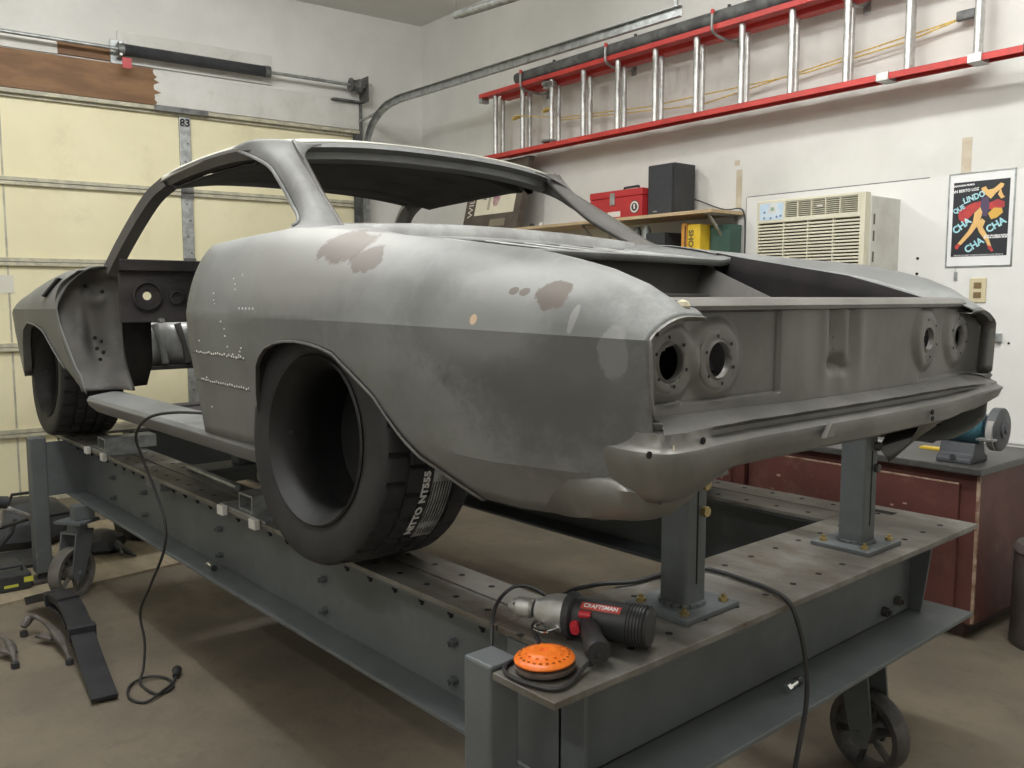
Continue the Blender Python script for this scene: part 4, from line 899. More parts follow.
def rdisc(s_, o_, z_, r, h, m_, name, par):
    b = MB(RW); vs = [(s_, o_, z_)] + [(s_ + cos(2 * pi * i / 24) * r, o_, z_ + sin(2 * pi * i / 24) * r) for i in range(24)] + [(s_ + cos(2 * pi * i / 24) * r, o_ + h, z_ + sin(2 * pi * i / 24) * r) for i in range(24)] + [(s_, o_ + h, z_)]
    b.add(vs, [(0, 1 + i, 1 + (i + 1) % 24) for i in range(24)] + [(49, 25 + (i + 1) % 24, 25 + i) for i in range(24)] + [(1 + i, 25 + i, 25 + (i + 1) % 24, 1 + (i + 1) % 24) for i in range(24)]); return b.build(name, m_, par, smooth=0)
rdisc(2.79, .29, 1.962, .040, .0015, M_dark, 'round_sticker', tb); rdisc(2.79, .2915, 1.962, .035, .0008, M_lab, 'sticker_ring', tb); rdisc(2.79, .2923, 1.962, .024, .0008, M_dark, 'sticker_centre', tb)
b = MB(RW); b.box((2.783, .2931, 1.95), (2.797, .2938, 1.978)); b.build('sticker_figure', M_lab, tb, smooth=0)
MT = lambda s_, o_, z_: axes(RW(s_, o_, z_), (DR.x, DR.y, 0), (0, 0, 1))
spk = rthing('loudspeaker', 'black box loudspeaker beside the red toolbox', 'speaker', 2.955, .14, 1.905)
M_spk = mat('speaker_vinyl', (.035, .038, .042), (.028, .03, .033), 8, .5); M_grl = mat('speaker_grille', (.05, .053, .058), (.04, .042, .046), 120, .85)
MB(RW).box((2.858, .045, 1.905), (3.055, .235, 2.205)).build('cabinet', M_spk, spk, smooth=0, bevel=.003)
MB(RW).box((2.863, .235, 1.910), (3.050, .252, 2.200)).build('grille', M_grl, spk, smooth=0, bevel=.004)
b = MB(RW); b.box((2.905, .252, 1.922), (2.935, .2535, 1.930)); b.build('badge', M_galv, spk, smooth=0)
b = MB(RW); P = spl([(3.058, .05, 2.0), (3.10, .04, 1.985), (3.2, .03, 1.945), (3.3, .05, 1.92), (3.36, .02, 1.925), (3.39, .012, 1.90), (3.40, .01, 1.80), (3.40, .01, 1.60)], 30); b.tube([tuple(p) for p in P], .004, 6); o = b.build('speaker_cable', M_dark, None); props(o, 'thin dark cable running from the loudspeaker along the shelf', 'cable')
# picture case leaning on the wall
M_case = mat('brown_case', (.105, .085, .068), (.075, .06, .05), 8, .6, c3=(.2, .17, .14), s3=20, a3=.3); M_cream = mat('cream_paper', (.74, .69, .55), (.68, .63, .5), 8, .8); M_smear = mat('purple_smear', (.35, .18, .22), (.5, .35, .33), 30, .8, lo=.4, hi=.6)
pc = rthing('picture_case', 'brown lettered case with a cream sheet leaning at the far end of the shelf', 'case', 1.3, .2, 1.905)
def lean(u, h, d): return RW(.97 + u + .02 * h, .24 - h * .22 + d, 1.906 + h * .975)   # u along, h up the lean, d out
def lbox(u0, u1, h0, h1, d0, d1):
    b = MB(lambda u, d, h: lean(u, h, d)); return b.box((u0, d0, h0), (u1, d1, h1))
lbox(0, .68, 0, .53, 0, .045).build('case_panel', M_case, pc, smooth=0, bevel=.004)
lbox(.13, .60, .125, .46, .045, .048).build('paper_sheet', M_cream, pc, smooth=0)
b = MB(lambda u, d, h: lean(u, h, d)); P = [(.36, .18), (.40, .19), (.43, .27), (.47, .36), (.47, .45), (.36, .45), (.36, .38), (.33, .28), (.34, .22)]
b.add([(u, .0482, h) for u, h in P] + [(u, .049, h) for u, h in P], [tuple(range(9)), tuple(range(17, 8, -1))] + [(i, (i + 1) % 9, 9 + (i + 1) % 9, 9 + i) for i in range(9)]); b.build('purple_print', M_smear, pc, smooth=0)
Ml = axes(lean(.075, .30, .0455), Vector(lean(0, 1, 0)) - Vector(lean(0, 0, 0)), Vector(lean(-1, 0, 0)) - Vector(lean(0, 0, 0)))
text('case_lettering', 'WILLIAMS', .085, Ml, M_lab, pc)
Ml = axes(lean(.24, .31, .0485), Vector(lean(0, 1, 0)) - Vector(lean(0, 0, 0)), Vector(lean(-1, 0, 0)) - Vector(lean(0, 0, 0)))
text('sheet_lettering', 'Peters', .055, Ml, M_dark, pc)
for u in (.285, .30): lbox(u, u + .006, .16, .40, .0482, .0488).build('printed_line', M_dark, pc, smooth=0)
lbox(.34, .52, .03, .085, .0455, .047).build('brass_plate', M_cream if 0 else mat('dull_plate', (.22, .19, .14), rough=.5), pc, smooth=0)
lbox(.62, .68, .0, .53, .045, .055).build('edge_strip', M_case, pc, smooth=0)
for u, s_ in ((1.74, 'small black knob lying on the shelf beside the picture case'), (1.84, 'small white cap lying on the shelf beside the black knob')):
    b = MB(RW); b.cyl((u, .22, 1.905), (u, .22, 1.932), .018, 12); o = b.build('shelf_knob', M_dark if u < 1.8 else M_white, None); props(o, s_, 'knob')
# under the shelf
M_ylw = mat('yellow_binder', (.80, .55, .04), (.7, .46, .03), 5, .5); M_org = mat('orange_spine', (.66, .30, .05), (.5, .22, .04), 12, .5); M_grn = mat('dark_green_box', (.045, .10, .08), (.03, .07, .055), 6, .6)
y = rthing('service_book', 'yellow book with black lettered spine under the shelf', 'book', 3.24, .15, 1.57)
MB(RW).box((3.145, .03, 1.57), (3.24, .22, 1.835)).build('cover', M_ylw, y, smooth=0, bevel=.008)
text('spine_lettering', 'SHOP', .05, axes(RW(3.175, .2212, 1.74), (0, 0, -1), (DR.x, DR.y, 0), (NR.x, NR.y, 0)), M_dark, y, bold=.001)
y = rthing('service_book', 'narrow orange and yellow book left of the thick yellow one', 'book', 3.15, .15, 1.57)
MB(RW).box((3.10, .03, 1.57), (3.14, .22, 1.845)).build('cover', M_org, y, smooth=0, bevel=.006)
MB(RW).box((3.128, .2195, 1.60), (3.136, .222, 1.83)).build('spine_stripe', M_dark, y, smooth=0)
y = rthing('green_box', 'dark green metal box at the end of the lower shelf', 'box', 3.4, .1, 1.57); y['label'] = 'dark green metal box right beside the thick yellow book'
MB(RW).box((3.25, .03, 1.57), (3.39, .14, 1.825)).build('box_body', M_grn, y, smooth=0, bevel=.004); MB(RW).box((3.248, .028, 1.80), (3.392, .142, 1.828)).build('box_lid', M_grn, y, smooth=0, bevel=.003)
for i, (s_, r_, m_) in enumerate(((2.62, .035, M_galv), (2.71, .03, M_dgalv), (2.79, .03, M_galv))):
    b = MB(RW); b.cyl((s_, .18, 1.57), (s_, .18, 1.83), r_, 16); b.cyl((s_, .18, 1.83), (s_, .18, 1.85), r_ * .7, 16); o = b.build('spray_can', m_, None); props(o, ['silver spray can under the red toolbox, nearest the garage door', 'dark spray can between the two silver ones', 'silver spray can beside the dark grey carton'][i], 'can', 'spray cans under the shelf')
b = MB(RW); b.box((2.84, .05, 1.57), (2.99, .24, 1.80)); o = b.build('dark_carton', M_dark, None, smooth=0, bevel=.003); props(o, 'dark grey carton under the black loudspeaker', 'box')
b = MB(RW); b.box((3.0, .08, 1.57), (3.09, .2, 1.66)); o = b.build('orange_carton', M_org, None, smooth=0, bevel=.003); props(o, 'small orange carton left of the books on the lower shelf', 'box')
# wall board around the air conditioner, tape strips, cracks
M_board = mat('white_wall_board', (.77, .765, .74), (.72, .71, .68), 2, .75, bump=.1)
MB(RW).box((3.405, 0, .74), (5.6, .006, 1.984)).build('trim_9', M_board, kind='structure', smooth=0)
MB(RW).box((3.405, 0, 1.984), (4.46, .004, 1.989)).build('trim_10', M_dgalv, kind='structure', smooth=0)
MB(RW).box((3.398, 0, .74), (3.405, .004, 1.984)).build('trim_11', mat('shadow_gap', (.3, .29, .27), rough=.8), kind='structure', smooth=0)
M_tape = mat('tan_patch', (.52, .44, .33), (.62, .56, .45), 9, .8)
for i, (s0, z0, s1, z1) in enumerate(((3.325, 1.93, 3.365, 2.15), (3.31, 2.175, 3.345, 2.205), (4.605, 1.99, 4.650, 2.155))):
    MB(RW).box((s0, 0, z0), (s1, .0025, z1)).build('trim_%d' % (12 + i), M_tape, kind='structure', smooth=0)
for i, (s_, z_) in enumerate(((4.42, 1.60), (4.42, 1.525), (4.98, 2.02), (4.9, 2.1), (4.86, 1.2))):
    b = MB(RW); b.cyl((s_, .0, z_), (s_, .010, z_), .007 if i < 2 else .005, 8); b.build('screw', M_hole, wr)
# air conditioner
M_ac = mat('ac_ivory_plastic', (.70, .665, .53), (.64, .605, .47), 3, .5); M_acs = mat('ac_side_steel', (.60, .60, .55), (.52, .51, .46), 5, .55, c3=(.4, .38, .33), s3=14, a3=.3); M_acd = mat('ac_dark_inside', (.13, .12, .085), rough=.8)
ac = rthing('air_conditioner', 'ivory through-the-wall air conditioner with horizontal louvres', 'air conditioner', 3.93, 0, 1.44)
A0, A1, AO = 3.705, 4.315, .33; Z0, Z1 = 1.40, 1.912
b = MB(RW); b.box((A0 + .01, .0, Z0), (A1 + .005, AO - .05, Z1 - .015)); b.build('casing', M_acs, ac, smooth=0, bevel=.006)
fc = MB(RW); GZ0, GZ1, GS0, GS1 = 1.820, 1.900, 3.875, 4.275; LZ0, LZ1 = 1.44, 1.796
fc.box((A0, AO - .05, Z0), (A0 + .012, AO, Z1)); fc.box((A1 - .025, AO - .05, Z0), (A1, AO, Z1)); fc.box((A0 + .012, AO - .05, Z0), (A1 - .025, AO, LZ0)); fc.box((A0 + .012, AO - .05, LZ1), (A1 - .025, AO, GZ0)); fc.box((A0 + .012, AO - .05, GZ1), (A1 - .025, AO, Z1)); fc.box((A0 + .012, AO - .05, GZ0), (GS0, AO, GZ1)); fc.box((GS1, AO - .05, GZ0), (A1 - .025, AO, GZ1))
fc.build('front_bezel', M_ac, ac, smooth=0, bevel=.003)
MB(RW).box((A0 + .012, AO - .05, LZ0), (A1 - .025, AO - .03, GZ1)).build('grille_backing', M_acd, ac, smooth=0)
for i in range(21):
    z = LZ0 + .010 + i * (LZ1 - LZ0 - .012) / 21; b = MB(RW); b.box((A0 + .012, AO - .022, z), (A1 - .025, AO - .002, z + .0085)); b.build('louvre', M_ac, ac, smooth=0)
for i in range(8):
    z = GZ0 + .006 + i * .0098; b = MB(RW); b.box((GS0, AO - .022, z), (GS1, AO - .004, z + .0032)); b.build('vent_slat', M_ac, ac, smooth=0)
for i in range(3):
    s_ = A0 + .16 + i * .14; b = MB(RW); b.box((s_, AO - .026, LZ0), (s_ + .005, AO - .003, LZ1)); b.build('louvre_post', M_ac, ac, smooth=0)
for i in range(4):
    s_ = GS0 + .07 + i * .078; b = MB(RW); b.box((s_, AO - .024, GZ0), (s_ + .004, AO - .003, GZ1)); b.build('vent_post', M_ac, ac, smooth=0)
b = MB(RW); b.box((4.06, AO - .003, 1.858), (4.09, AO + .001, 1.869)); b.build('badge', M_white, ac, smooth=0)
b = MB(RW); b.box((3.725, AO, 1.812), (3.865, AO + .0012, 1.897)); pn = b.build('control_panel', mat('pale_blue_panel', (.62, .70, .76), (.45, .6, .75), 12, .4), ac, smooth=0)
b = MB(RW); b.box((3.78, AO + .0012, 1.846), (3.825, AO + .0022, 1.890)); b.build('display_frame', M_white, pn, smooth=0)
b = MB(RW); b.box((3.792, AO + .0022, 1.858), (3.813, AO + .003, 1.876)); b.build('display', mat('green_display', (.25, .4, .3), rough=.3), pn, smooth=0)
for i, (s_, z_) in enumerate(((3.753, 1.823), (3.793, 1.821), (3.828, 1.826), (3.852, 1.829), (3.755, 1.852))): rdisc(s_, AO + .0012, z_, .006, .0012, mat('button_blue', (.12, .2, .35), rough=.4), 'button', pn)
for z_ in (1.60, 1.70, 1.78):
    b = MB(RW); b.box((A1 + .004, AO - .085, z_ - .02), (A1 + .0062, AO - .070, z_ + .03)); b.build('side_slot', M_acd, ac, smooth=0)
# poster
ps = rthing('film_poster', 'film poster with dancers on black and white border, pinned to the wall', 'poster', 4.705, 0, 1.56)
M_pw = mat('poster_border', (.80, .80, .80), rough=.5); M_pb = mat('poster_black', (.02, .022, .028), rough=.45); M_sk = mat('poster_skin_yellow', (.80, .52, .20), (.74, .45, .16), 20, .5); M_pr = mat('poster_red', (.55, .06, .05), (.4, .04, .05), 15, .5); M_bl = mat('poster_blue_letter', (.28, .62, .72), (.5, .75, .8), 40, .5); M_pp = mat('poster_violet', (.09, .06, .12), rough=.5)
MB(RW).box((4.562, 0.0062, 1.558), (4.848, .0082, 1.985)).build('sheet', M_pw, ps, smooth=0)
MB(RW).box((4.580, .0082, 1.601), (4.830, .0088, 1.948)).build('printed_area', M_pb, ps, smooth=0)
MB(RW).box((4.556, .0060, 1.552), (4.562, .012, 1.991)).build('frame_strip', M_galv, ps, smooth=0); MB(RW).box((4.848, .0060, 1.552), (4.854, .012, 1.991)).build('frame_strip', M_galv, ps, smooth=0)
MB(RW).box((4.556, .0060, 1.552), (4.854, .012, 1.557)).build('frame_strip', M_galv, ps, smooth=0); MB(RW).box((4.556, .0060, 1.986), (4.854, .012, 1.991)).build('frame_strip', M_galv, ps, smooth=0)
def pz(u, v): return 4.580 + u * .250, 1.601 + (1 - v) * .347   # u right, v down, 0..1
def flat(P, m_, name, lay):
    b = MB(RW); n = len(P); Q = [pz(*p) for p in P]; o0 = .0088 + lay * .0003
    b.add([(s_, o0, z_) for s_, z_ in Q] + [(s_, o0 + .0003, z_) for s_, z_ in Q], [tuple(range(n)), tuple(reversed(range(n, 2 * n)))] + [(i, (i + 1) % n, n + (i + 1) % n, n + i) for i in range(n)]); return b.build(name, m_, ps, smooth=0)
flat([(.12, .50), (.10, .40), (.22, .33), (.36, .29), (.50, .27), (.53, .33), (.44, .38), (.34, .46), (.22, .54)], M_pr, 'printed_shape', 0)
flat([(.62, .38), (.66, .30), (.80, .26), (.92, .30), (.92, .37), (.76, .40)], M_pr, 'printed_shape', 0)
flat([(.52, .22), (.64, .22), (.66, .36), (.62, .48), (.52, .46), (.50, .34)], M_pp, 'printed_shape', 1)
flat([(.40, .42), (.50, .35), (.54, .42), (.50, .56), (.36, .70), (.18, .84), (.10, .86), (.12, .82), (.30, .66), (.38, .54)], M_sk, 'printed_shape', 2)
flat([(.44, .58), (.54, .50), (.60, .54), (.56, .62), (.66, .74), (.74, .90), (.70, .92), (.62, .80), (.50, .68)], M_sk, 'printed_shape', 1)
flat([(.50, .10), (.58, .08), (.62, .13), (.72, .12), (.84, .05), (.90, .07), (.88, .11), (.76, .18), (.68, .25), (.60, .20), (.53, .17)], M_sk, 'printed_shape', 2)
flat([(.64, .44), (.74, .37), (.88, .38), (.90, .44), (.80, .50), (.70, .52)], mat('poster_gold', (.7, .42, .08), rough=.5), 'printed_shape', 1)
flat([(.07, .86), (.12, .82), (.17, .84), (.12, .90), (.08, .89)], M_pr, 'printed_shape', 3); flat([(.66, .86), (.72, .87), (.77, .93), (.74, .95), (.68, .91)], M_pr, 'printed_shape', 3)
flat([(.80, .20), (.84, .12), (.88, .20), (.92, .24), (.86, .26)], M_sk, 'printed_shape', 3)
def ptx(s_, u, v, size, rot, m_=None, bold=.0006, sx=1.):
    a, z = pz(u, v); M = MT(a, .0103, z) @ Matrix.Rotation(R(rot), 4, 'Z'); text('poster_lettering', s_, size, M, m_ or M_bl, ps, depth=.0003, bold=bold, sx=sx)
ptx('QUE', .115, .36, .030, 28, bold=.0012, sx=.9); ptx('´', .19, .265, .03, 10); ptx('LINDO', .38, .215, .038, 18, bold=.0013, sx=.85); ptx('CHA', .18, .585, .045, 36, bold=.0016, sx=.95); ptx('CHA', .42, .855, .045, 32, bold=.0016, sx=.95); ptx('CHA', .79, .60, .045, 30, bold=.0016, sx=.95); ptx('AN BERTO LOZ', .22, .115, .018, 3, M_pw, sx=.95); ptx('PRODUCCION FILMICA', .17, .045, .010, 2, M_pw); ptx('CON UN GRAN REPARTO', .83, .735, .010, 0, M_pw); ptx('EN UNA COMEDIA MUSICAL', .82, .76, .009, 0, M_pw)
ptx('PRODUCCIONES CINEMATOGRAFICAS DE MEXICO', .5, .985, .0095, 0, M_pw, bold=0)
# wall plates
ol = rthing('wall_outlet', 'beige outlet plate on the wall below the poster', 'outlet', 4.71, 0, 1.39)
M_bei = mat('beige_plate', (.62, .55, .36), rough=.5); MB(RW).box((4.675, .006, 1.385), (4.750, .013, 1.500)).build('cover_plate', M_bei, ol, smooth=0, bevel=.003)
for z_ in (1.42, 1.465): MB(RW).box((4.695, .013, z_ - .014), (4.730, .016, z_ + .014)).build('receptacle', M_brass if 0 else mat('brown_socket', (.2, .13, .06), rough=.5), ol, smooth=0, bevel=.003)
b = MB(RW); b.box((4.795, .006, 1.205), (4.83, .03, 1.245)); b.box((4.78, .006, 1.21), (4.80, .015, 1.235)); o = b.build('wall_catch', M_galv, None, smooth=0, bevel=.002); props(o, 'small grey catch on the wall below the outlet plate', 'catch')
b = MB(RW); b.tube([(4.605, .012, 1.552), (4.607, .012, 1.50)], .0015, 5); b.box((4.600, .007, 1.49), (4.615, .012, 1.53)); o = b.build('hanging_tag', M_galv, None); props(o, 'tiny tag hanging under the lower corner of the poster', 'tag')
# ------------------------------------------------------------ workbench cabinet
M_cr = mat('oxblood_cabinet_paint', (.13, .045, .038), (.10, .036, .032), 4, .5, c3=(.42, .30, .22), s3=7, a3=.18); M_top = mat('worn_dark_worktop', (.085, .082, .08), (.055, .053, .052), 5, .4, c3=(.25, .23, .2), s3=20, a3=.3); M_chip = mat('chipped_paint', (.48, .36, .26), (.2, .1, .07), 20, .7); M_lo = mat('dark_grey_base_paint', (.07, .068, .068), (.1, .06, .05), 6, .6)
def cab(s0, s1, lab):
    c = rthing('base_cabinet', lab, 'cabinet', (s0 + s1) / 2, .35, 0)
    b = MB(RW); b.box((s0, .02, .07), (s1, .655, .698)); b.build('carcass', M_cr, c, smooth=0, bevel=.003)
    b = MB(RW); b.box((s0 + .02, .04, 0), (s1 - .05, .61, .07)); b.build('plinth', M_lo, c, smooth=0)
    w_ = (s1 - s0 - .1)
    b = MB(RW); b.box((s0 + .03, .655, .10), (s1 - .07, .675, .655)); d = b.build('door', M_cr, c, smooth=0, bevel=.004)
    for (a, e, z0, z1) in ((s0 + .03, s1 - .07, .650, .656),): 
        b = MB(RW); b.box((a, .672, z0), (e, .677, z1)); b.build('worn_edge', M_chip, d, smooth=0)
    b = MB(RW); rnd = random.Random(int(s0 * 10))
    for k in range(26):
        u = rnd.uniform(s0 + .08, s1 - .12); z = .47 + rnd.gauss(0, .03) - (u - s0) * .02; l = rnd.uniform(.008, .035); b.box((u, .675, z), (u + l, .6757, z + rnd.uniform(.004, .012)))
    b.build('paint_chips', M_chip, d, kind='stuff', smooth=0)
    b = MB(RW); b.box((s0 + .03, .6751, .10), (s1 - .07, .6756, .44)); 
    if s0 < 3.6: b.build('kick_paint', M_lo, d, smooth=0)
    b = MB(RW); b.cyl((s0 + .12, .675, .40), (s0 + .12, .70, .40), .014, 12); b.build('knob', M_dgalv, d)
    return c
c1 = cab(3.93, 5.03, 'worn oxblood base cabinet under the bench grinder'); c2 = cab(2.72, 3.90, 'worn oxblood base cabinet farther along, two-tone with a dark lower half')
b = MB(RW); b.box((5.023, .645, .08), (5.034, .658, .69)); b.build('worn_edge', M_chip, c1, smooth=0)
wt = MB(RW).box((2.70, .02, .698), (5.05, .69, .728)).build('worktop', M_top, None, smooth=0, bevel=.004); props(wt, 'long dark worktop lying on the oxblood cabinets', 'worktop')
# bench grinder
M_gb = mat('grinder_blue', (.045, .13, .17), (.03, .09, .125), 8, .45); M_gg = mat('grinder_cast_grey', (.085, .09, .10), (.06, .062, .07), 10, .55)
gr_ = thing('bench_grinder', 'blue bench grinder with grey wheel guards on the worktop corner', 'grinder', (1.47, -3.80, .728))
gy, gz = -3.80, .875; X1 = Vector((1, 0, 0))
b = MB(); P = [(-.05, 0), (.05, 0), (.09, 0), (.09, .02), (.06, .035), (.045, .085), (-.045, .085), (-.06, .035), (-.09, .02), (-.09, 0)]; b.prism(P, axes((1.40, gy, .728), (0, 1, 0), (0, 0, 1)), .14); b.build('base', M_gg, gr_, smooth=0, bevel=.006)
b = MB(); b.lathe([(0, -.085), (.05, -.085), (.066, -.07), (.072, -.05), (.072, .05), (.066, .07), (.05, .085), (0, .085)], zaxis((1.465, gy, gz), X1), 28); b.build('motor', M_gb, gr_)
b = MB(); b.lathe([(.0725, -.03), (.0732, -.03), (.0732, .05), (.0725, .05)], zaxis((1.475, gy, gz), X1), 40); b.v = b.v; 
pl_ = MB(); pl_.grid([[(x, gy + .0735 * cos(a), gz + .0735 * sin(a)) for a in [R(20 + 6 * i) for i in range(11)]] for x in (1.46, 1.54)]); pl_.build('yellow_plate', M_ylw, gr_, solid=.001)
for s_, x in ((-1, 1.335), (1, 1.605)):
    b = MB(); b.cyl((1.465 + s_ * .08, gy, gz), (x, gy, gz), .022, 14); b.build('shaft_housing', M_gb, gr_)
    b = MB(); b.lathe([(0, -.022), (.078, -.022), (.088, -.016), (.088, .016), (.078, .022), (0, .022)], zaxis((x, gy, gz), X1), 32); gd = b.build('wheel_guard', M_gg, gr_)
    b = MB(); b.cyl((x + s_ * .022, gy, gz), (x + s_ * .03, gy, gz), .035, 16); b.cyl((x + s_ * .03, gy, gz), (x + s_ * .036, gy, gz), .014, 6); b.build('guard_cap', M_gg, gd)
    b = MB(); b.cyl((x - .012, gy + .03, gz - .01), (x + .012, gy + .03, gz - .01), .07, 28); b.build('grinding_wheel', mat('grinding_stone', (.3, .29, .28), rough=.9), gd)
    b = MB(); b.box((x - .03, gy + .085, gz - .035), (x + .035, gy + .13, gz - .028)); b.box((x + .018, gy + .02, gz - .045), (x + .024, gy + .12, gz - .03)); b.build('tool_rest', M_galv, gr_, smooth=0)
b = MB(); b.cyl((1.47, gy + .09, .755), (1.47, gy + .096, .755), .012, 10); b.build('switch', M_dark, gr_)
b = MB(); b.lathe([(0, 0), (.05, 0), (.06, .03), (.05, .045), (0, .05)], Matrix.Translation((1.93, -3.86, .728)), 16); o = b.build('metal_bowl', M_white, None); props(o, 'small white upturned bowl on the worktop, seen under the tail of the car', 'bowl')
b = MB(); b.box((1.80, -3.98, .728), (2.05, -3.93, .742)); o = b.build('steel_rule', M_galv, None, smooth=0); props(o, 'flat bright bar lying on the worktop behind the white bowl', 'bar')
b = MB(); b.box((1.60, -4.02, .728), (1.72, -3.97, .736)); o = b.build('yellow_pad', M_ylw, None, smooth=0); props(o, 'flat yellow pad on the worktop behind the bench grinder', 'pad')
# grey can at the picture edge
b = MB(); b.lathe([(0, 0), (.15, 0), (.155, .01), (.15, .10), (.153, .11), (.15, .2), (.153, .21), (.15, .38), (.158, .39), (.156, .40), (.14, .42), (0, .43)], Matrix.Translation((1.125, -3.90, 0)), 28); o = b.build('shop_drum', mat('drum_grey', (.11, .095, .085), (.07, .06, .055), 7, .6, c3=(.2, .15, .1), s3=12, a3=.4), None); props(o, 'short dark steel drum standing beside the end of the oxblood cabinet', 'drum')
# ------------------------------------------------------------ tools on the frame table
dl = thing('electric_drill', 'black corded drill with a silver gear case lying on the rear cross beam', 'drill', (1.18, -1.23, BT))
a0 = Vector((1.335, -1.172, .765)); a1 = Vector((1.055, -1.285, .768)); ax = (a1 - a0).normalized(); L_ = (a1 - a0).length
Md = zaxis(a0, ax)
def P_(t): return a0 + ax * t
b = MB(); b.lathe([(0, -.006), (.008, -.006), (.012, .0), (.016, .006), (.0165, .012), (.021, .016), (.0215, .046), (.017, .052), (0, .052)], Md, 20); ck = b.build('chuck', M_alu, dl)
h = MB()
for k in range(3):
    d = Md.to_3x3() @ Vector((cos(k * 2.09 + .5), sin(k * 2.09 + .5), 0)); h.cyl(P_(.012) + d * .0160, P_(.012) + d * .0172, .003, 8)
h.build('key_hole', M_hole, ck)
b = MB(); b.lathe([(0, .052), (.016, .052), (.018, .056), (.018, .062), (0, .064)], Md, 20); b.build('chuck_collar', M_dark, dl)
b = MB(); b.lathe([(0, .060), (.026, .062), (.028, .072), (.034, .083), (.038, .10), (.040, .125), (.040, .135), (0, .136)], Md, 28); b.build('gear_case', M_alu, dl)
b = MB(); b.lathe([(0, .128), (.044, .128), (.047, .132), (.047, .143), (.042, .147), (0, .15)], Md, 28); b.build('side_handle_collar', M_dark, dl)
M_dr = mat('drill_black_plastic', (.035, .035, .037), (.028, .028, .03), 12, .45)
b = MB(); b.lathe([(0, .145), (.037, .146), (.039, .16), (.039, .25), (.041, .262), (.041, .29), (.036, .302), (.02, .306), (0, .306)], Md, 32); mt_ = b.build('motor_housing', M_dr, dl)
for k in range(6):
    t = .262 + k * .0065; b = MB(); b.lathe([(.0408, t), (.0414, t), (.0414, t + .0025), (.0408, t + .0025)], Md, 32, closed=True); b.build('cooling_slot', M_hole, mt_)
hd_ = Vector((-.72, .70, 0)).normalized(); h0 = P_(.175) - Vector((0, 0, .004))
b = MB(); pts = [h0, h0 + hd_ * .05 + Vector((0, 0, -.002)), h0 + hd_ * .10 + ax * .004 + Vector((0, 0, -.004)), h0 + hd_ * .145 + ax * .012 + Vector((0, 0, -.006))]
b.tube([tuple(p) for p in spl(pts, 12)], [.034, .030, .026, .022, .021, .021, .021, .021, .022, .024, .025, .022], 16); b.build('handle', M_dr, dl)
M_tr = mat('drill_red', (.55, .03, .045), rough=.35)
b = MB(); tp0 = h0 + hd_ * .045 - ax * .034; b.tube([tuple(tp0), tuple(tp0 + hd_ * .028)], [.011, .009], 10); b.build('trigger', M_tr, dl)
b = MB(); tp0 = P_(.152) + Vector((0, 0, .018)) + hd_ * .036; b.tube([tuple(tp0), tuple(tp0 + ax * .024)], .008, 10); b.build('selector', M_tr, dl)
vd = Vector((-.62, .55, .56)).normalized(); vd = (vd - ax * vd.dot(ax)).normalized(); up_ = ax.cross(vd) * -1
if up_.z < 0: up_ = -up_
M_lbl = mat('drill_label_red', (.62, .10, .08), rough=.4)
n1 = (Vector((0, 0, 1)) - ax * ax.z).normalized(); n2 = ax.cross(n1)
if n2.y < 0: n2 = -n2
def onb(t, ang, r): return P_(t) + (n1 * cos(ang) + n2 * sin(ang)) * r
b = MB(); b.grid([[tuple(onb(t, R(g_), .0398)) for g_ in (22, 30, 38, 46)] for t in (.165, .205, .248)]); b.build('brand_label', M_lbl, mt_, solid=.0006)
def wr_(c):
    t = .2065 + c.x; ang = R(34) - c.y / .0398; return onb(t, ang, .0402 + c.z)
text('brand_lettering', 'CRAFTSMAN', .0125, None, M_pw, mt_, depth=.0003, bold=.0003, wrap=wr_)
b = MB(); P = spl([tuple(P_(.085) + n2 * .03 - n1 * .012), tuple(P_(.075) + n2 * .05 - n1 * .02), tuple(P_(.10) + n2 * .058 - n1 * .022), tuple(P_(.12) + n2 * .035 - n1 * .02)], 12); b.tube([tuple(p) for p in P], .003, 6); b.build('wire_bail', M_chrome, dl)
# drill cord
b = MB(); e0 = h0 + hd_ * .15 + ax * .012 + Vector((0, 0, -.008))
P = spl([tuple(e0), tuple(e0 + hd_ * .015 + Vector((.03, .0, -.020))), (1.045, -1.035, BT + .006), (1.09, -1.002, BT + .006), (1.155, -1.000, BT + .006), (1.186, -1.03, BT + .006), (1.190, -1.08, BT + .006), (1.22, -1.14, BT + .006), (1.30, -1.20, BT + .006), (1.345, -1.31, BT + .006), (1.40, -1.295, BT + .035), (1.415, -1.245, BT + .046), (1.39, -1.17, BT + .02), (1.335, -1.115, .66), (1.31, -1.10, .55), (1.32, -1.10, .2), (1.36, -1.05, .012), (1.5, -.95, .008), (1.7, -.9, .008)], 90)
b.tube([tuple(p) for p in P], .0042, 8); b.build('power_cord', M_black, dl)
# orange fan disc on its backing pad
M_or = mat('orange_plastic', (.95, .22, .02), (.88, .18, .02), 10, .35)
sd = thing('sanding_disc', 'bright orange plastic backing disc on a grey abrasive pad beside the drill', 'sanding disc', (1.118, -1.065, BT))
dc = Vector((1.128, -1.070, BT + .022)); dn = Vector((.03, .04, 1)).normalized(); Mo = zaxis(dc, dn)
b = MB(); b.lathe([(0, -.018), (.05, -.018), (.0565, -.014), (.057, -.008), (.05, -.006), (0, -.004)], Mo, 40); b.build('abrasive_pad', mat('abrasive_grey', (.16, .12, .10), (.10, .08, .07), 50, .9), sd)
b = MB(); b.lathe([(0, -.006), (.04, -.006), (.056, .0), (.057, .003), (.054, .007), (.045, .011), (.036, .012), (.030, .017), (.020, .020), (.008, .018), (.006, .014), (0, .014)], Mo, 60, mod=lambda r, h_, k, i: r); od = b.build('orange_disc', M_or, sd)
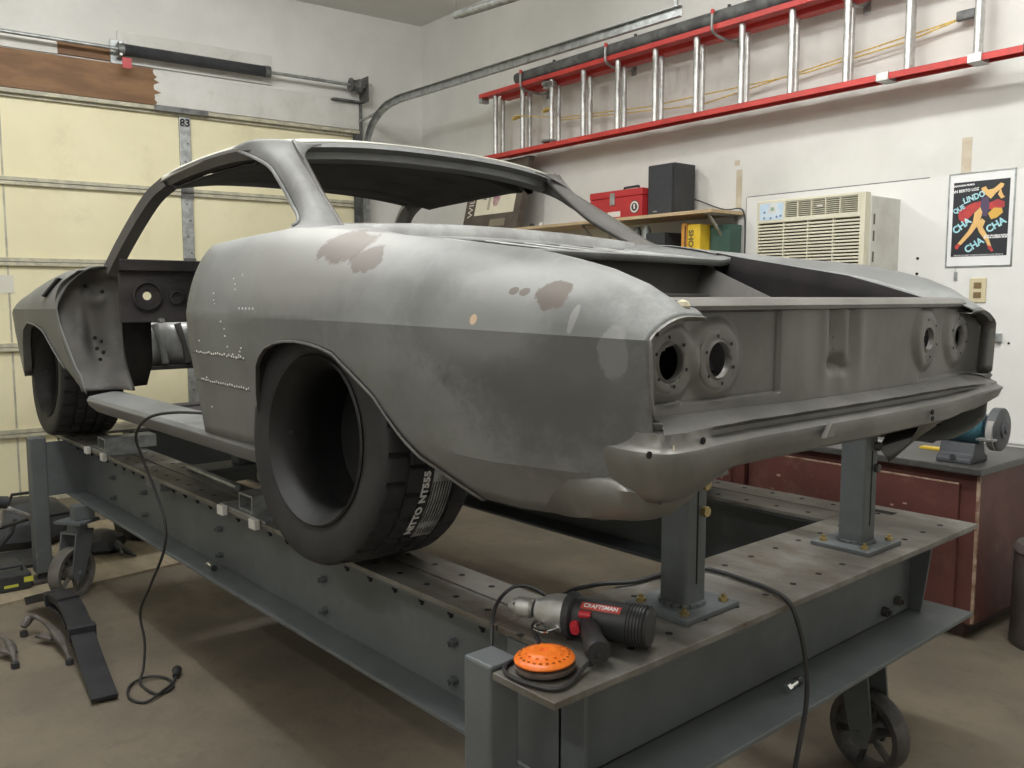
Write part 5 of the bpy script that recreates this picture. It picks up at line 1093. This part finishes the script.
for k in range(24):
    a = 2 * pi * k / 24; p = Mo @ Vector((cos(a) * .046, sin(a) * .046, .0108)); b = MB(); b.cyl(p, p + dn * .0007, .0028, 6); b.build('vent_hole', mat('orange_dark', (.35, .08, .01), rough=.6), od)
for k in range(12):
    a = 2 * pi * k / 12; p = Mo @ Vector((cos(a) * .033, sin(a) * .033, .0145)); b = MB(); b.cyl(p, p + dn * .0012, .003, 6); b.build('raised_boss', M_or, od)
# extension cable over the rear cross beam
b = MB(); P = spl([(1.7, -1.42, BT - .30), (1.48, -1.44, BT - .05), (1.385, -1.47, BT + .008), (1.34, -1.56, BT + .008), (1.33, -1.66, BT + .008), (1.295, -1.766, BT + .008), (1.247, -1.783, BT + .008), (1.166, -1.775, BT + .008), (1.105, -1.765, BT + .008), (1.04, -1.735, BT + .009), (1.004, -1.72, BT - .012), (.985, -1.735, .62), (.975, -1.735, .51), (.975, -1.70, .38), (.98, -1.66, .2), (.96, -1.62, .03), (.88, -1.56, .010), (.7, -1.5, .009), (.4, -1.5, .009)], 120)
b.tube([tuple(p) for p in P], .0055, 8); o = b.build('extension_cable', M_black, None); props(o, 'black cable crossing the rear beam plate and hanging down over its edge', 'cable')
# cable over the sill down to the floor with its plug
cb = thing('power_cable', 'black cable hanging from the door sill and coiled on the floor with a plug', 'cable', (3.12, -1.03, 0))
b = MB(); P = spl([(2.62, -1.22, 1.018), (2.78, -1.12, 1.03), (2.90, -1.045, 1.028), (3.02, -1.005, 1.0), (3.13, -1.0, .93), (3.14, -1.02, .85), (3.10, -1.05, .72), (3.05, -1.06, .62), (3.06, -1.055, .52), (3.16, -1.04, .38), (3.26, -1.03, .25), (3.24, -1.035, .14), (3.22, -1.02, .05), (3.20, -1.0, .010), (3.12, -1.0, .007), (3.06, -1.02, .007), (3.09, -1.08, .007), (3.18, -1.085, .007), (3.22, -1.03, .013), (3.20, -.965, .007), (3.10, -.93, .007), (3.03, -.96, .007), (3.06, -1.03, .014), (3.12, -1.09, .008), (3.16, -1.115, .012)], 160)
b.tube([tuple(p) for p in P], .005, 8); b.build('cable_run', M_black, cb)
b = MB(); b.cyl((3.155, -1.112, .014), (3.19, -1.13, .018), .011, 10, .015); b.cyl((3.19, -1.13, .018), (3.20, -1.135, .019), .017, 10); b.build('plug', M_black, cb)
for s_ in (-.006, .006):
    b = MB(); b.cbox((3.21, -1.14 + s_, .020), (.022, .0015, .006), Matrix.Rotation(R(-27), 3, 'Z')); b.build('plug_blade', M_galv, cb)
# ------------------------------------------------------------ floor
b = MB(); b.add([(4.42, -.55, 0), (4.59, -2.0, 0), (4.70, -3.1, 0), (5.75, -3.1, 0), (5.75, -.3, 0), (4.39, -.3, 0), (4.42, -.55, .013), (4.59, -2.0, .013), (4.70, -3.1, .013), (5.75, -3.1, .013), (5.75, -.3, .013), (4.39, -.3, .013)], [(5, 4, 3, 2, 1, 0), (6, 7, 8, 9, 10, 11)] + [(i, (i + 1) % 6, 6 + (i + 1) % 6, 6 + i) for i in range(6)])
o = b.build('plywood_sheet', M_ply, None, smooth=0); props(o, 'large tan plywood sheet on the floor under the front end of the frame table', 'plywood')
# leaf spring pack
lf = thing('leaf_spring', 'black arched leaf spring lying on the floor beside the front leg', 'leaf spring', (3.7, -.93, 0))
M_lf = mat('spring_black', (.035, .036, .042), (.022, .022, .026), 8, .5, .3, c3=(.10, .09, .09), s3=20, a3=.3)
cl_ = [(4.30, -.905, .035), (4.13, -.945, .088), (3.92, -.95, .115), (3.66, -.925, .092), (3.40, -.892, .048), (3.13, -.858, .012)]
def leaf(cs, w_, t_, off, nm):
    S_ = spl(cs, 26); rr = []
    for i, p in enumerate(S_):
        t = (S_[min(25, i + 1)] - S_[max(0, i - 1)]).normalized(); sd_ = Vector((-t.y, t.x, 0)).normalized() * w_; u = t.cross(sd_).normalized(); u = u if u.z > 0 else -u; c = p + u * off
        rr.append([c - sd_, c + sd_, c + sd_ + u * t_, c - sd_ + u * t_, c - sd_])
    b = MB(); b.grid(rr); b.add([tuple(p) for p in rr[0][:4]] + [tuple(p) for p in rr[-1][:4]], [(0, 1, 2, 3), (7, 6, 5, 4)]); return b.build(nm, M_lf, lf, smooth=30)
leaf(cl_, .043, .012, 0, 'leaf'); leaf(cl_[:4], .043, .012, .0125, 'leaf'); leaf(cl_[:3], .043, .010, .025, 'leaf'); leaf([(4.10, -.948, .080), (3.9, -.948, .098), (3.75, -.935, .085)], .042, .010, -.0115, 'leaf')
for x in (4.10, 3.62):
    S_ = min(spl(cl_, 60), key=lambda p: abs(p.x - x)); b = MB(); b.cbox((S_.x, S_.y, S_.z + .008), (.045, .100, .055), Matrix.Rotation(R(-7), 3, 'Z')); b.build('clamp_band', M_lf, lf, smooth=0, bevel=.004)
# loose forged brackets
M_fg = mat('cast_bracket', (.17, .155, .145), (.10, .09, .085), 14, .55, .4)
for (pts, lab) in (([(3.99, -.79, .04), (4.0, -.83, .075), (3.86, -.86, .06), (3.70, -.865, .045), (3.56, -.855, .02)], 'small bent metal arm on the floor beside the leaf spring'), ([(3.99, -.66, .03), (3.92, -.69, .05), (3.80, -.705, .04), (3.66, -.69, .02)], 'forked metal bracket on the floor at the picture edge')):
    t = thing('forged_bracket', lab, 'metal part', (*pts[2][:2], 0)); b = MB(); b.tube([tuple(p) for p in spl(pts, 14)], [.013 + .006 * sin(i * .9) for i in range(14)], 8); b.build('arm', M_fg, t)
    for p in (pts[0], pts[-1]):
        b = MB(); b.cyl((p[0], p[1], .002), (p[0], p[1], .024), .015, 12); b.build('bushing', M_dark, t)
    b = MB(); b.cbox((pts[2][0] - .02, pts[2][1] + .02, .03), (.09, .035, .012), Matrix.Rotation(R(25), 3, 'Z')); b.build('tab', M_fg, t, smooth=0, bevel=.003)
# things stored by the garage door
t = thing('battery_case', 'low black case with two yellow labels on the plywood behind the front leg', 'case', (4.75, -.88, .013))
b = MB(); b.box((4.60, -.96, .0135), (4.94, -.66, .095)); b.build('case_body', M_dark, t, smooth=0, bevel=.01)
for (y0, y1, z0, z1) in ((-.925, -.965, .05, .075), (-.84, -.90, .035, .048)): b = MB(); b.box((4.5985, y1, z0), (4.601, y0, z1)); b.build('yellow_label', mat('label_lime', (.6, .6, .08), rough=.5), t, smooth=0)
b = MB(); b.tube([(4.66, -.93, .095), (4.66, -.93, .12), (4.66, -.76, .12), (4.66, -.76, .095)], .008, 8); b.build('case_handle', M_dark, t)
t = thing('folding_cart', 'upturned hand cart frame of bent bright tube with black grip by the garage door', 'cart', (5.05, -.95, .013))
b = MB(); P = spl([(4.99, -.80, .10), (4.95, -.90, .26), (4.93, -.915, .345), (4.90, -.93, .355), (4.90, -.97, .33), (4.92, -1.03, .29), (5.0, -1.10, .20), (5.08, -1.15, .030)], 24); b.tube([tuple(p) for p in P], .012, 10); b.build('frame_tube', M_alu, t)
b = MB(); b.tube([(4.90, -.86, .40), (4.90, -.93, .385)], [.028, .032], 12); b.build('grip', M_dark, t)
b = MB(); b.tube([(4.93, -.88, .25), (5.1, -1.06, .24), (5.2, -1.3, .22)], .010, 8); b.tube([(5.0, -.80, .030), (5.1, -.98, .18), (5.1, -1.0, .25)], .012, 8); b.build('cross_tube', M_dark, t)
b = MB(); b.box((4.96, -1.16, .0135), (5.3, -.78, .03)); b.build('cart_plate', M_dark, t, smooth=0, bevel=.004)
t = thing('engine_part', 'greasy black cast housing with a bright bolt beside the hand cart', 'engine part', (5.18, -.60, .013))
b = MB(); b.lathe([(0, 0), (.09, 0), (.11, .04), (.10, .10), (.12, .13), (.09, .19), (.05, .22), (0, .23)], Matrix.Translation((5.20, -.58, .0135)), 14, mod=lambda r, h_, k, i: r * (1 + .12 * sin(k * 2.1 + i))); b.build('housing', M_dark, t)
b = MB(); b.cbox((5.09, -.66, .06), (.05, .02, .05)); b.build('bright_clip', M_white, t)
t = thing('engine_part', 'second black cast part lying beside the front caster', 'engine part', (4.85, -1.25, .013)); 
b = MB(); b.lathe([(0, 0), (.10, 0), (.13, .03), (.11, .08), (.06, .11), (0, .12)], Matrix.Translation((5.05, -1.40, .0135)), 12, mod=lambda r, h_, k, i: r * (1 + .15 * sin(k * 1.7 + i * 2))); b.build('housing', M_dark, t)
b = MB(); b.tube([(5.0, -1.45, .06), (4.85, -1.47, .04), (4.78, -1.50, .025)], [.03, .018, .006], 7); b.tube([(4.9, -1.46, .05), (4.82, -1.44, .06), (4.78, -1.43, .045)], .008, 6); b.build('lever', M_dark, t)
t = thing('tool_bag', 'slumped black tool bag against the garage door behind the hand cart', 'bag', (5.5, -1.1, .013))
b = MB(); b.lathe([(0, 0), (.20, 0), (.24, .05), (.22, .14), (.15, .22), (.06, .25), (0, .25)], Matrix.Translation((5.55, -1.12, .0135)) @ Matrix.Scale(1.25, 4, (0, 1, 0)), 18, mod=lambda r, h_, k, i: r * (1 + .07 * sin(k * 1.9 + i * 1.3))); b.build('bag_body', M_dark, t)
b = MB(); b.tube([(5.45, -1.22, .22), (5.45, -1.18, .31), (5.45, -1.06, .31), (5.45, -1.02, .22)], .010, 6); b.build('bag_handle', M_black, t)
t = thing('spare_tyre', 'black tyre lying flat on the plywood under the front of the frame table', 'tyre', (5.25, -1.78, .013))
b = MB(); b.lathe([(.18, 0), (.20, -.01 + .012), (.27, .0), (.30, .03), (.31, .10), (.30, .17), (.27, .20), (.20, .19), (.18, .20), (.175, .1)], Matrix.Translation((5.25, -1.85, .0135)), 48, closed=True); b.build('tread_and_sidewall', M_tyre, t)
